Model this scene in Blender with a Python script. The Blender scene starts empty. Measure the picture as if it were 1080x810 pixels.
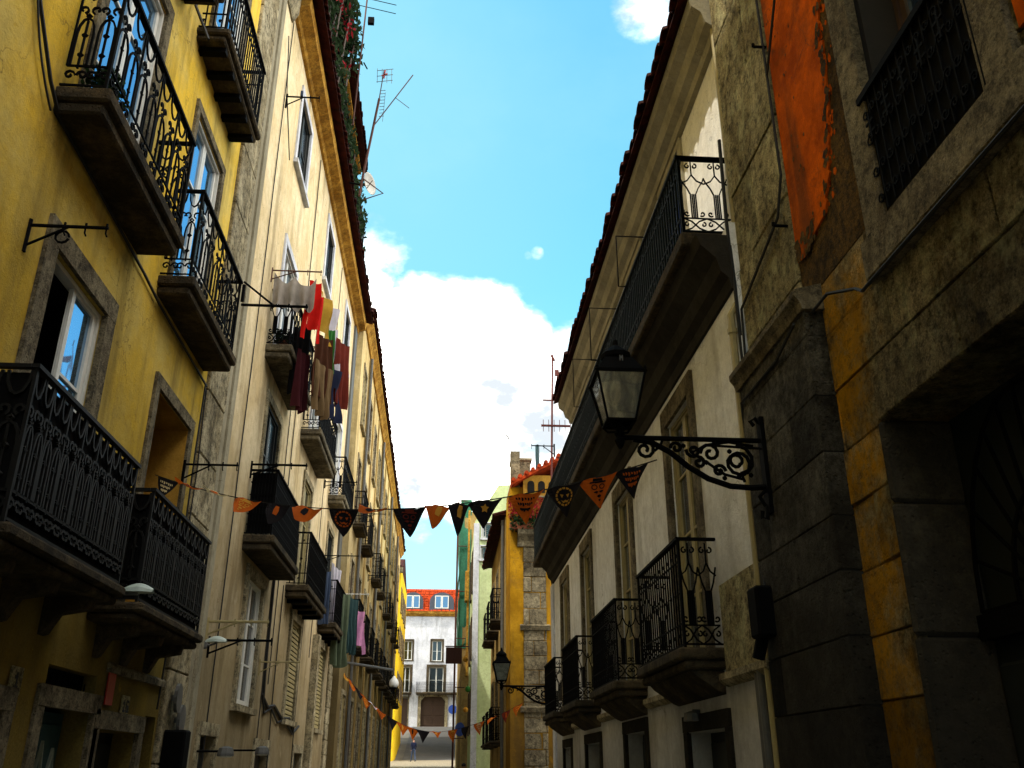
import bpy, bmesh, math, random
from mathutils import Vector, Matrix, noise
R = random.Random(7)
rad = math.radians
scene = bpy.context.scene
col = scene.collection
WL = {}                                   # world position of every object made here

# ---------------------------------------------------------------- mesh builder
class M:
    def __init__(s): s.v = []; s.f = []; s.m = []; s.a = []; s.cur = 0; s.var = .5
    def face(s, pts, mi=None, var=None):
        n = len(s.v); s.v += [tuple(p) for p in pts]
        s.f.append(tuple(range(n, n+len(pts)))); s.m.append(s.cur if mi is None else mi); s.a.append(s.var if var is None else var)
    def mesh(s, vs, fs):
        n = len(s.v); s.v += [tuple(p) for p in vs]
        for f in fs: s.f.append(tuple(n+i for i in f)); s.m.append(s.cur); s.a.append(s.var)
    def hexa(s, p):
        s.mesh(p, [(0,3,2,1),(4,5,6,7),(0,1,5,4),(1,2,6,5),(2,3,7,6),(3,0,4,7)])
    def box(s, T, u0, u1, d0, d1, z0, z1):
        s.hexa([T(u0,d0,z0),T(u1,d0,z0),T(u1,d1,z0),T(u0,d1,z0),T(u0,d0,z1),T(u1,d0,z1),T(u1,d1,z1),T(u0,d1,z1)])
    def cbox(s, T, u0, u1, d0, d1, z0, z1, b=.012):      # box with chamfered outer edges
        P = []
        for z, e in ((z0,b),(z0+b,0),(z1-b,0),(z1,b)):
            P.append([T(u0+e,d0,z),T(u1-e,d0,z),T(u1-e,d1-b,z) if not e else T(u1-e,d1-e,z),T(u0+e,d1-b,z) if not e else T(u0+e,d1-e,z)])
        vs = []
        for z, e in ((z0,b),(z0+b,0),(z1-b,0),(z1,b)):
            vs += [T(u0+e,d0,z),T(u0+e,d1-b-e*0,z),T(u0+e+(b if not e else 0),d1-e,z),T(u1-e-(b if not e else 0),d1-e,z),T(u1-e,d1-b-e*0,z),T(u1-e,d0,z)]
        fs = []
        for k in range(3):
            for i in range(6):
                j = (i+1) % 6; fs.append((k*6+i, k*6+j, (k+1)*6+j, (k+1)*6+i))
        fs.append(tuple(range(6))); fs.append(tuple(range(23,17,-1)))
        s.mesh(vs, fs)
    def tube(s, pts, r, n=5, r1=None, cap=True):
        pts = [Vector(p) for p in pts]; m = len(pts)
        if m < 2: return
        up = None; rings = []
        for i, p in enumerate(pts):
            t = (pts[min(i+1,m-1)]-pts[max(i-1,0)])
            if t.length < 1e-9: t = Vector((0,0,1))
            t.normalize()
            if up is None:
                up = Vector((0,0,1)) if abs(t.z) < .9 else Vector((1,0,0))
            a = t.cross(up)
            if a.length < 1e-5: a = t.orthogonal()
            a.normalize(); b = a.cross(t).normalized(); up = b
            rr = r if r1 is None else r+(r1-r)*i/(m-1)
            rings.append([p+a*math.cos(2*math.pi*(k+.5)/n)*rr+b*math.sin(2*math.pi*(k+.5)/n)*rr for k in range(n)])
        vs = [q for rg in rings for q in rg]; fs = []
        for i in range(m-1):
            for k in range(n):
                fs.append((i*n+k, i*n+(k+1)%n, (i+1)*n+(k+1)%n, (i+1)*n+k))
        if cap: fs.append(tuple(range(n-1,-1,-1))); fs.append(tuple(range((m-1)*n, m*n)))
        s.mesh(vs, fs)
    def lathe(s, c, prof, n=12, rot=0):
        c = Vector(c); vs = []; fs = []
        for r, z in prof:
            for k in range(n):
                a = 2*math.pi*k/n+rot; vs.append(c+Vector((r*math.cos(a), r*math.sin(a), z)))
        for i in range(len(prof)-1):
            for k in range(n): fs.append((i*n+k, i*n+(k+1)%n, (i+1)*n+(k+1)%n, (i+1)*n+k))
        fs.append(tuple(range(n-1,-1,-1))); fs.append(tuple(range((len(prof)-1)*n, len(prof)*n)))
        s.mesh(vs, fs)
    def prism(s, T, poly, d0, d1):                        # poly of (u,z) extruded along d
        n = len(poly)
        vs = [T(u,d0,z) for u, z in poly]+[T(u,d1,z) for u, z in poly]
        fs = [tuple(range(n)), tuple(range(2*n-1, n-1, -1))]+[(i, (i+1)%n, n+(i+1)%n, n+i) for i in range(n)]
        s.mesh(vs, fs)
    def profile(s, T, prof, u0, u1):                      # profile of (d,z) swept along u
        n = len(prof)
        vs = [T(u0,d,z) for d, z in prof]+[T(u1,d,z) for d, z in prof]
        fs = [tuple(range(n)), tuple(range(2*n-1, n-1, -1))]+[(i, (i+1)%n, n+(i+1)%n, n+i) for i in range(n)]
        s.mesh(vs, fs)

def build(name, mb, mats, parent=None, smooth=False, origin=None, label=None, fix=True):
    if not isinstance(mats, (list, tuple)): mats = [mats]
    xs = [p[0] for p in mb.v]; ys = [p[1] for p in mb.v]; zs = [p[2] for p in mb.v]
    B = Vector(origin) if origin else Vector(((min(xs)+max(xs))/2, (min(ys)+max(ys))/2, min(zs)))
    me = bpy.data.meshes.new(name)
    me.from_pydata([(p[0]-B.x, p[1]-B.y, p[2]-B.z) for p in mb.v], [], mb.f)
    for m in mats: me.materials.append(m)
    me.polygons.foreach_set('material_index', mb.m)
    if fix:
        bm = bmesh.new(); bm.from_mesh(me)
        va = bm.faces.layers.float.new('var')
        bm.faces.ensure_lookup_table()
        for i, f in enumerate(bm.faces): f[va] = mb.a[i]
        bmesh.ops.recalc_face_normals(bm, faces=bm.faces); bm.to_mesh(me); bm.free()
    else:
        at = me.attributes.new('var', 'FLOAT', 'FACE'); at.data.foreach_set('value', mb.a)
    if smooth: me.polygons.foreach_set('use_smooth', [True]*len(me.polygons))
    o = bpy.data.objects.new(name, me); col.objects.link(o)
    if parent: o.parent = parent; o.location = B-WL[parent]
    else: o.location = B
    WL[o] = B
    if label: o['label'] = label
    return o

def thing(name, label, cat, loc, group=None):
    o = bpy.data.objects.new(name, None); col.objects.link(o); o.location = loc
    o.empty_display_size = .2
    WL[o] = Vector(loc); return tag(o, label, cat, group)
def tag(o, label, cat, group=None):
    o['label'] = label; o['category'] = cat
    if group: o['group'] = group
    return o
def struct(o): o['kind'] = 'structure'; return o

def facade(p0, p1, side):                 # u runs along the wall from p0, d = distance out into the street
    a = Vector((p1[0]-p0[0], p1[1]-p0[1])).normalized(); n = Vector((a.y, -a.x))*side
    return lambda u, d, z: (p0[0]+a.x*u+n.x*d, p0[1]+a.y*u+n.y*d, z)
def Fx(X, sgn): return lambda u, d, z: (X+sgn*d, u, z)    # wall at x = X facing sgn*x, u = world y
def Fy(Y): return lambda u, d, z: (u, Y-d, z)             # wall at y = Y facing the camera, u = world x
I3 = lambda u, d, z: (u, d, z)

# ---------------------------------------------------------------- materials
def s2l(h):
    h = h.lstrip('#'); r = [int(h[i:i+2],16)/255 for i in (0,2,4)]
    return tuple(x/12.92 if x <= .04045 else ((x+.055)/1.055)**2.4 for x in r)+(1,)
class N:
    def __init__(s, name):
        s.m = bpy.data.materials.new(name); s.m.use_nodes = True; s.t = s.m.node_tree; s.n = s.t.nodes
        s.b = s.n['Principled BSDF']; s.geo = s.n.new('ShaderNodeNewGeometry'); s.pos = s.geo.outputs['Position']
    def link(s, a, b): s.t.links.new(a, b)
    def noise(s, scale, detail=6, rough=.6, stretch=None, seed=0):
        mp = s.n.new('ShaderNodeMapping'); s.link(s.pos, mp.inputs[0])
        mp.inputs['Location'].default_value = (seed*3.1, seed*1.7, seed*.9)
        if stretch: mp.inputs['Scale'].default_value = stretch
        t = s.n.new('ShaderNodeTexNoise'); t.inputs['Scale'].default_value = scale; t.inputs['Detail'].default_value = detail; t.inputs['Roughness'].default_value = rough
        s.link(mp.outputs[0], t.inputs['Vector']); return t.outputs['Fac']
    def rng(s, x, a, b, c=0., d=1.):
        r = s.n.new('ShaderNodeMapRange'); r.inputs[1].default_value = a; r.inputs[2].default_value = b; r.inputs[3].default_value = c; r.inputs[4].default_value = d
        s.link(x, r.inputs[0]); return r.outputs[0]
    def mix(s, f, a, b, kind='MIX'):
        m = s.n.new('ShaderNodeMix'); m.data_type = 'RGBA'; m.blend_type = kind
        for x, i in ((f,0),(a,6),(b,7)):
            if hasattr(x, 'is_linked'): s.link(x, m.inputs[i])
            else: m.inputs[i].default_value = x
        return m.outputs[2]
    def math(s, op, a, b=0.):
        m = s.n.new('ShaderNodeMath'); m.operation = op
        for x, i in ((a,0),(b,1)):
            if hasattr(x, 'is_linked'): s.link(x, m.inputs[i])
            else: m.inputs[i].default_value = x
        return m.outputs[0]
    def bump(s, h, strength=.3, dist=.02):
        b = s.n.new('ShaderNodeBump'); b.inputs['Strength'].default_value = strength; b.inputs['Distance'].default_value = dist
        s.link(h, b.inputs['Height']); s.link(b.outputs[0], s.b.inputs['Normal'])
    def out(s, c, rough=.85, metal=0., spec=.3):
        if hasattr(c, 'is_linked'): s.link(c, s.b.inputs['Base Color'])
        else: s.b.inputs['Base Color'].default_value = c
        s.b.inputs['Roughness'].default_value = rough; s.b.inputs['Metallic'].default_value = metal; s.b.inputs['Specular IOR Level'].default_value = spec
        return s.m

def plaster(name, c1, c2, dirt=(.05,.045,.035,1), damt=.55, streak=.5, bump=.35, scale=.7, seed=0, var=0., grime_shade=None):
    k = N(name)
    base = k.mix(k.rng(k.noise(scale, 10, .7, seed=seed), .42, .6), c1, c2)
    base = k.mix(k.rng(k.noise(7, 9, .78, seed=seed+1), .44, .64, 0, .4), base, tuple(x*.55 for x in c2[:3])+(1,))
    st = k.noise(2.2, 7, .62, (1,1,.13), seed+2)
    base = k.mix(k.rng(st, .5, .66, 0, streak*.8), base, dirt)
    bl = k.noise(1.3, 9, .75, seed=seed+3)
    base = k.mix(k.rng(bl, .55, .75, 0, damt), base, dirt)
    if grime_shade is not None:                 # dirt plus the street's light falloff painted in, darker downward
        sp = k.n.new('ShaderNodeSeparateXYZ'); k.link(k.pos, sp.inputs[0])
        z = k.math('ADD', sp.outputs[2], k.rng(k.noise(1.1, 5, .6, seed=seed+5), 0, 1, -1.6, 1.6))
        base = k.mix(k.rng(z, grime_shade[0], grime_shade[1], grime_shade[2], 0.), base, tuple(x*.4 for x in dirt[:3])+(1,))
    if var:
        at = k.n.new('ShaderNodeAttribute'); at.attribute_name = 'var'
        vc = k.n.new('ShaderNodeCombineColor'); v = k.rng(at.outputs['Fac'], 0, 1, 1-var, 1+var)
        for i in range(3): k.link(v, vc.inputs[i])
        base = k.mix(1., base, vc.outputs[0], 'MULTIPLY')
    base = k.mix(k.rng(k.noise(38, 8, .8, seed=seed+6), .38, .68, 0, .3), base, tuple(x*.5 for x in c2[:3])+(1,))
    ps = k.noise(1.9, 10, .72, seed=seed+8)           # worn, flaked patches with darker rims
    base = k.mix(k.rng(ps, .63, .655, 0, .38), base, tuple(x*.62 for x in c1[:3])+(1,)); 
    vo = k.n.new('ShaderNodeTexVoronoi'); vo.feature = 'DISTANCE_TO_EDGE'; vo.inputs['Scale'].default_value = 1.1
    wv = k.n.new('ShaderNodeVectorMath'); wv.operation = 'ADD'; k.link(k.pos, wv.inputs[0]); nn_ = k.n.new('ShaderNodeTexNoise'); nn_.inputs['Scale'].default_value = 2.5; nn_.inputs['Detail'].default_value = 6; k.link(k.pos, nn_.inputs['Vector']); k.link(nn_.outputs['Color'], wv.inputs[1]); k.link(wv.outputs[0], vo.inputs['Vector'])
    cr = k.math('MULTIPLY', k.rng(vo.outputs['Distance'], .012, .0), k.rng(k.noise(.8, 3, seed=seed+7), .5, .62))
    base = k.mix(k.math('MULTIPLY', cr, .7), base, dirt)
    h = k.math('ADD', k.math('MULTIPLY', k.noise(45, 5, .7, seed=seed), .5), k.noise(5, 9, .7, seed=seed+4))
    h = k.math('SUBTRACT', h, k.math('MULTIPLY', k.rng(ps, .63, .655), .25))
    k.bump(h, bump*1.2, .04)
    return k.out(base, .95, spec=.03)

def stone(name, c1, c2, dark=(.03,.027,.022,1), var=.25, bump=.6, seed=0, ochre=None, grime_shade=None):
    k = N(name)
    base = k.mix(k.rng(k.noise(1.6, 9, .72, seed=seed), .42, .58), c1, c2)
    base = k.mix(k.rng(k.noise(11, 11, .8, seed=seed+1), .46, .6, 0, .8), base, dark)
    base = k.mix(k.rng(k.noise(60, 6, .8, seed=seed+6), .44, .6, 0, .55), base, dark)
    base = k.mix(k.rng(k.noise(3.2, 11, .78, seed=seed+7), .5, .64, 0, .4), base, tuple(min(1,x*1.7) for x in c1[:3])+(1,))
    vo = k.n.new('ShaderNodeTexVoronoi'); vo.inputs['Scale'].default_value = 26; k.link(k.pos, vo.inputs['Vector'])
    pit = k.rng(vo.outputs['Distance'], .08, .3)
    base = k.mix(k.rng(k.noise(2.6, 7, .7, (1,1,.2), seed+2), .5, .75, 0, .6), base, dark)
    if ochre:
        oc, y0, y1, z0, z1 = ochre
        sp = k.n.new('ShaderNodeSeparateXYZ'); k.link(k.pos, sp.inputs[0])
        w = k.math('MULTIPLY', k.rng(k.noise(1.5, 4, .6, seed=9), .3, .7, -.3, .3), 1.)
        yy = k.math('ADD', sp.outputs[1], w)
        f = k.math('MULTIPLY', k.rng(yy, y0, y0+.4), k.rng(yy, y1, y1-.3))
        f = k.math('MULTIPLY', f, k.rng(sp.outputs[2], z1, z1-.8))
        f = k.math('MULTIPLY', f, k.rng(k.noise(3.0, 12, .78, seed=4), .4, .56, .12, .95))
        base = k.mix(f, base, oc)
        base = k.mix(k.rng(k.noise(8, 12, .8, seed=14), .5, .62, 0, .5), base, dark)
        base = k.mix(k.rng(k.noise(1.4, 9, .75, seed=17), .52, .62, 0, .35), base, tuple(x*.35 for x in c1[:3])+(1,))
    if grime_shade is not None:  # downward darkening: low dirt and painted-in shade together
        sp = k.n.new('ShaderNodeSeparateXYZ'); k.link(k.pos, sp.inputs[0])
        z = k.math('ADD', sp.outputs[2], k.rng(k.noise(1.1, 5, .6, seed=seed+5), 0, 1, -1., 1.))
        base = k.mix(k.rng(z, grime_shade[0], grime_shade[1], grime_shade[2], 0.), base, dark)
    at = k.n.new('ShaderNodeAttribute'); at.attribute_name = 'var'
    vc = k.n.new('ShaderNodeCombineColor'); v = k.rng(at.outputs['Fac'], 0, 1, 1-var, 1+var)
    for i in range(3): k.link(v, vc.inputs[i])
    base = k.mix(1., base, vc.outputs[0], 'MULTIPLY')
    h = k.math('ADD', k.math('MULTIPLY', pit, .3), k.noise(9, 12, .8, seed=seed))
    k.bump(h, bump*1.5, .06)
    return k.out(base, .95, spec=.04)

def paint(name, c, rough=.5, var=.3, metal=0, spec=.4, bump=.1):
    k = N(name)
    base = k.mix(k.rng(k.noise(9, 6, .7), .35, .7, 0, 1), c, tuple(x*(1-var) for x in c[:3])+(1,))
    k.bump(k.noise(40, 4, .6), bump, .005)
    return k.out(base, rough, metal, spec)

def glass(name, tint, refl=.55):
    k = N(name); k.out(tint, .25)
    g = k.n.new('ShaderNodeBsdfGlossy'); g.inputs['Roughness'].default_value = .03; g.inputs['Color'].default_value = (.42,.68,1,1) if name == 'sky_glass' else (.85,.93,1,1)
    lw = k.n.new('ShaderNodeLayerWeight'); lw.inputs[0].default_value = .35
    b = k.n.new('ShaderNodeBump'); b.inputs['Strength'].default_value = .12; b.inputs['Distance'].default_value = .02
    k.link(k.noise(1.8, 2), b.inputs['Height']); k.link(b.outputs[0], g.inputs['Normal'])
    f = k.rng(lw.outputs[0], 0, 1, refl*.6, min(1, refl*1.6))
    ms = k.n.new('ShaderNodeMixShader'); k.link(f, ms.inputs[0]); k.link(k.b.outputs[0], ms.inputs[1]); k.link(g.outputs[0], ms.inputs[2])
    k.link(ms.outputs[0], k.n['Material Output'].inputs[0]); return k.m

def tiles_mat(name, c1, c2):
    k = N(name)
    base = k.mix(k.rng(k.noise(5, 6, .7), .35, .65), c1, c2)
    base = k.mix(k.rng(k.noise(1.7, 7, .7, seed=3), .5, .7, 0, .6), base, (.03,.02,.015,1))
    base = k.mix(k.rng(k.noise(3.5, 9, .8, seed=6), .5, .58, 0, .55), base, tuple(x*.45 for x in c2[:3])+(1,)); k.bump(k.noise(25, 5, .7), .3, .01); return k.out(base, .9, spec=.08)

MT = {}
MT['yellow'] = plaster('yellow_plaster', s2l('#e6be3c'), s2l('#dec46c'), dirt=(.12,.085,.03,1), damt=.5, streak=.75, seed=1, grime_shade=(2.0,7.6,.9))
MT['cream'] = plaster('cream_plaster', s2l('#ead9b4'), s2l('#d8c295'), dirt=(.16,.11,.045,1), damt=.5, streak=.75, seed=2, grime_shade=(1.8,9.,.75))
MT['cream3'] = plaster('buff_plaster', s2l('#e0cc9c'), s2l('#cab27a'), dirt=(.12,.08,.03,1), damt=.5, streak=.6, seed=3, grime_shade=(3.5,11,.92))
MT['lemon'] = plaster('lemon_plaster', s2l('#e8c832'), s2l('#d4ac1c'), damt=.3, streak=.3, seed=4)
MT['white'] = plaster('white_plaster', s2l('#f1f2f2'), s2l('#dcdcd8'), dirt=(.14,.12,.08,1), damt=.35, streak=.4, seed=5, grime_shade=(.8,4.2,.75))
MT['whitewash'] = plaster('whitewash', s2l('#dadde4'), s2l('#c0c4ce'), damt=.3, streak=.35, seed=6)
MT['whitelit'] = plaster('sunlit_white_plaster', s2l('#f3f1ea'), s2l('#ebe8de'), damt=.08, streak=.12, seed=16)  # sunlit version of the house white, extra brightness put into the colour
MT['ochre'] = plaster('ochre_plaster', s2l('#b88a20'), s2l('#966c12'), damt=.6, streak=.6, seed=7, grime_shade=(2,7,.6))
MT['beige'] = plaster('beige_plaster', s2l('#b39a63'), s2l('#93794a'), damt=.5, streak=.5, seed=8)
MT['green'] = plaster('pale_green_plaster', s2l('#cddba8'), s2l('#bccb95'), damt=.15, streak=.2, seed=9)
MT['orange'] = plaster('orange_plaster', s2l('#d86200'), s2l('#9c4204'), dirt=(.06,.035,.015,1), damt=1., streak=.9, bump=.35, seed=10, scale=1.6)
MT['reveal'] = plaster('amber_plaster', s2l('#b98d3c'), s2l('#9a7028'), damt=.3, streak=.3, seed=21)
MT['stucco'] = stone('rough_stucco', s2l('#d6c898'), s2l('#a8986c'), seed=3, bump=.9)
MT['stone'] = stone('limestone', s2l('#93886e'), s2l('#6f6450'), seed=1)
MT['palestone'] = stone('pale_limestone', s2l('#b5aa8c'), s2l('#948768'), seed=2, var=.12, bump=.35)
MT['greystone'] = stone('dark_grey_stone', s2l('#8f8a7a'), s2l('#4a463c'), seed=4, var=.5, bump=1., grime_shade=(2.4,4.9,.9))
MT['blocks'] = stone('weathered_blocks', s2l('#dcc998'), s2l('#8f7c54'), seed=5, var=.5, bump=1.1, ochre=(s2l('#e8a818'), 5.08, 6.3, -1, 5.3), grime_shade=(.8,4.2,.5))
MT['jamb'] = stone('grey_jamb_stone', s2l('#575040'), s2l('#3a352b'), seed=15, var=.25, grime_shade=(1.5,4.5,.8))
MT['browncut'] = stone('bare_brown_render', s2l('#8a6a34'), s2l('#5a4526'), seed=6, bump=1.)
MT['slab'] = stone('balcony_stone', s2l('#5c503c'), s2l('#3a342a'), seed=7, var=.1)
MT['underslab'] = plaster('shaded_moulding', s2l('#3f3c36'), s2l('#2e2b27'), damt=.3, streak=.2, seed=31)  # shade under the long balcony is put into this dark colour
MT['cornicew'] = plaster('cream_eave_plaster', s2l('#a39c86'), s2l('#8c8570'), dirt=(.1,.08,.05,1), damt=.3, streak=.2, seed=32)
MT['palesslab'] = stone('pale_balcony_stone', s2l('#857c66'), s2l('#5f5747'), seed=8, var=.1)
MT['ochrestone'] = stone('ochre_cornice_stone', s2l('#cf9f48'), s2l('#a87629'), dark=(.13,.07,.02,1), seed=9, var=.1, bump=.4)
MT['mortar'] = paint('dark_mortar', (.016,.013,.01,1), .95)
MT['iron'] = paint('black_wrought_iron', (.0025,.0025,.0028,1), .8, .4, spec=.05)
MT['ironb'] = paint('lighter_black_iron', (.006,.006,.006,1), .6, .5, spec=.12)  # lighter iron, scroll highlights put into the colour
MT['greeniron'] = paint('dark_green_iron', (.003,.006,.006,1), .75, .4, spec=.08)
MT['rust'] = paint('rusty_iron', (.09,.03,.02,1), .8, .5)
MT['galv'] = paint('dull_galvanised_metal', (.12,.12,.115,1), .6, .3, metal=.4)
MT['redant'] = paint('oxidised_red_mast', (.16,.03,.025,1), .7, .4)
MT['whitepaint'] = paint('white_window_paint', s2l('#d2d2cc'), .5, .15)
MT['creampaint'] = paint('cream_window_paint', s2l('#9c8f62'), .55, .25)
MT['darkwood'] = paint('dark_green_wood', (.006,.009,.008,1), .6, .4)
MT['brownwood'] = paint('brown_wood', (.05,.024,.012,1), .6, .4)
MT['teal'] = paint('teal_door_paint', (.02,.07,.085,1), .55, .5)
MT['glass'] = glass('sky_glass', (.015,.03,.06,1), .85)
MT['glass_dim'] = glass('dim_glass', (.008,.009,.01,1), .16)
MT['glass_black'] = glass('unlit_glass', (.004,.0045,.005,1), .05)
MT['lampglass'] = glass('lantern_glass', (.035,.05,.06,1), .6)
MT['tile'] = tiles_mat('old_clay_tiles', s2l('#451a12'), s2l('#220d0a'))
MT['redtile'] = tiles_mat('bright_clay_tiles', s2l('#c2481e'), s2l('#7d2a12'))
MT['blackout'] = paint('dark_interior', (.003,.003,.003,1), .95)
MT['slate'] = paint('slate_cladding', (.05,.06,.085,1), .6, .3)
MT['net'] = paint('green_scaffold_net', (.03,.17,.1,1), .9, .45)
MT['hoodwhite'] = paint('pale_lamp_enamel', (.35,.42,.38,1), .35, .2)
MT['bulb'] = paint('white_globe_plastic', (.7,.72,.72,1), .25, .1)
MT['clay'] = paint('terracotta', (.25,.07,.03,1), .8)
MT['cable'] = paint('black_cable', (.007,.007,.007,1), .7, .2)
MT['signred'] = paint('red_enamel', (.35,.02,.015,1), .5)
MT['signwhite'] = paint('dull_white_enamel', (.45,.44,.4,1), .5)
MT['signblue'] = paint('blue_enamel', (.02,.06,.3,1), .4)
MT['canvas'] = paint('dark_maroon_canvas', (.035,.008,.006,1), .9)
def cloth(name, c, var=.25):
    k = N(name); base = k.mix(k.rng(k.noise(8, 4, .6), .3, .7), c, tuple(x*(1-var) for x in c[:3])+(1,))
    k.bump(k.noise(90, 2, .5), .15, .003); m = k.out(base, .9, spec=.1)
    tr = k.n.new('ShaderNodeBsdfTranslucent'); k.link(base, tr.inputs[0]); ms = k.n.new('ShaderNodeMixShader'); ms.inputs[0].default_value = .3
    k.link(k.b.outputs[0], ms.inputs[1]); k.link(tr.outputs[0], ms.inputs[2]); k.link(ms.outputs[0], k.n['Material Output'].inputs[0]); return m
CL = {n: cloth(n+'_cloth', c) for n, c in dict(grey=s2l('#a29a92'), red=(.62,.012,.008,1), mustard=s2l('#b08a30'), white=s2l('#d4d0dd'), maroon=(.055,.01,.014,1), black=(.01,.01,.012,1), brown=s2l('#4c2c1c'), rust=s2l('#6e2c22'), tan=s2l('#7d6648'), navy=(.015,.02,.05,1),
      teal=s2l('#2f4648'), pink=s2l('#c88ab4'), sage=s2l('#5f6b56'), orange=(.5,.1,.008,1), night=(.012,.01,.012,1), gold=(.6,.3,.04,1), pale=s2l('#c9b98c'), green=s2l('#3b7a3a'), blue=s2l('#4a5873')).items()}
MT['leaf'] = cloth('leaf_green', (.018,.04,.012,1), .5)
MT['redleaf'] = cloth('red_flower', (.3,.012,.02,1), .6)

# ---------------------------------------------------------------- ironwork
def spiral(cx, cz, r, a0, turns, n=9, flip=1, r1=.25):
    return [(cx+flip*r*(1-(1-r1)*i/n)*math.cos(a0+turns*2*math.pi*i/n), cz+r*(1-(1-r1)*i/n)*math.sin(a0+turns*2*math.pi*i/n)) for i in range(n+1)]
def arc(cx, cz, rx, rz, a0, a1, n=6):
    return [(cx+rx*math.cos(rad(a0+(a1-a0)*i/n)), cz+rz*math.sin(rad(a0+(a1-a0)*i/n))) for i in range(n+1)]
def panel(style, w, h):
    P = []                                # polylines of (s,z,r) in a panel w wide, h high
    q = .0085
    if style == 'scroll':                 # tulip arches, C scrolls top and bottom
        for c in (.25*w, .75*w):
            for o in (-.028, -.009, .009, .028): P.append([(c+o, .2*h), (c+o, .52*h)])
            P.append([(c-.03, .52*h), (c-.06, .6*h), (c-.22*w, .69*h), (c-.25*w, .74*h)])
            P.append([(c+.03, .52*h), (c+.06, .6*h), (c+.22*w, .69*h), (c+.25*w, .74*h)])
            P.append([(c-.25*w, .66*h), (c-.1*w, .7*h), (c, .78*h), (c, .97*h)])
            P.append([(c+.25*w, .66*h), (c+.1*w, .7*h), (c, .78*h)])
            P.append(spiral(c-.035, .9*h, .034, 1.57, .95)); P.append(spiral(c+.035, .9*h, .034, 1.57, .95, flip=-1))
            P.append(spiral(c-.1*w-.03, .26*h, .032, -.8, -.9)); P.append(spiral(c+.1*w+.03, .26*h, .032, -.8, -.9, flip=-1))
            P.append([(c-.25*w, .03*h), (c-.08*w, .07*h), (c, .115*h), (c+.08*w, .16*h), (c+.25*w, .2*h)])
            P.append([(c+.25*w, .03*h), (c+.08*w, .07*h), (c, .115*h), (c-.08*w, .16*h), (c-.25*w, .2*h)])
            P.append(spiral(c-.17*w, .12*h, .03, 1.57, .9)); P.append(spiral(c+.17*w, .12*h, .03, 1.57, .9, flip=-1))
        P.append([(0, .2*h), (w, .2*h)])
    elif style == 'ornate':               # big arches with knots
        for c in (.25*w, .75*w):
            P.append([(c-.25*w+.02, .2*h), (c-.25*w+.02, .5*h)]+arc(c, .5*h, .25*w-.02, .14*h, 180, 0)+[(c+.25*w-.02, .2*h)])
            P.append(spiral(c-.055, .72*h, .045, -1.2, .9)); P.append(spiral(c+.055, .72*h, .045, -1.2, .9, flip=-1))
            P.append(arc(c, .98*h, .2*w, .16*h, 180, 360))
            P.append([(c, .18*h), (c, .62*h)])
            P.append(spiral(c-.05, .12*h, .045, 0, 1.1)); P.append(spiral(c+.05, .12*h, .045, 0, 1.1, flip=-1))
            for zz in (.3, .48, .66): P.append([(c-.02, zz*h), (c, zz*h+.02), (c+.02, zz*h), (c, zz*h-.02), (c-.02, zz*h)])
        P.append([(0, .2*h), (w, .2*h)]); P.append([(0, .2*h), (0, .97*h)])
    elif style == 'bars':
        n = max(2, round(w/.095))
        for i in range(n):
            s = w*(i+.5)/n; P.append([(s, .03*h), (s, .98*h)])
            if i % 2 == 0:
                P.append(spiral(s+.024, .86*h, .022, 3.14, .9)); P.append(spiral(s-.024, .12*h, .022, 0, .9))
                P.append([(s-.02, .5*h), (s, .5*h+.03), (s+.02, .5*h), (s, .5*h-.03), (s-.02, .5*h)])
        P.append([(0, .22*h), (w, .22*h)]); P.append([(0, .8*h), (w, .8*h)])
    elif style == 'dense':
        n = max(2, round(w/.05))
        for i in range(n):
            s = w*(i+.5)/n; P.append([(s, .03*h), (s, .98*h)])
            P.append(spiral(s+.012, .88*h, .016, 3.14, .8, 5)); P.append(spiral(s-.012, .45*h, .02, 0, .9, 5)); P.append(spiral(s+.012, .2*h, .02, 0, .9, 5))
        P.append([(0, .16*h), (w, .16*h)]); P.append([(0, .32*h), (w, .32*h)]); P.append([(0, .62*h), (w, .62*h)]); P.append([(0, .82*h), (w, .82*h)])
    return P, q
def railing(T, u0, u1, dep, z0, h, style, mat, parent, pw=.42, sides=(1,1), thick=1., d_in=0., front=None):
    m = M()
    def put(P, r, L, f):
        n = max(1, round(L/pw)); w = L/n
        poly, q = panel(front if front and P == 'front' else style, w, h)
        for k in range(n):
            for pl in poly: m.tube([f(k*w+s, z0+z) for s, z in pl], q*thick, 4)
    put('front', 0, u1-u0, lambda s, z: T(u0+s, dep, z))
    if sides[0]: put(0, 0, dep-d_in-.02, lambda s, z: T(u0, d_in+.02+s, z))
    if sides[1]: put(0, 0, dep-d_in-.02, lambda s, z: T(u1, d_in+.02+s, z))
    for zz in (z0+.03*h,):
        m.tube([T(u0,d_in,zz),T(u0,dep,zz),T(u1,dep,zz),T(u1,d_in,zz)], .013, 4)
    for uu in (u0, u1): m.tube([T(uu,dep,z0-.02), T(uu,dep,z0+h)], .017, 4)
    o = build('railing', m, mat, parent, fix=False)
    m = M()
    m.box(T, u0-.025, u1+.025, dep-.028, dep+.028, z0+h-.006, z0+h+.024)
    for uu in (u0, u1): m.box(T, uu-.024, uu+.024, d_in-.03, dep-.031, z0+h-.005, z0+h+.023)
    build('handrail', m, mat, o); return o
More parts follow.
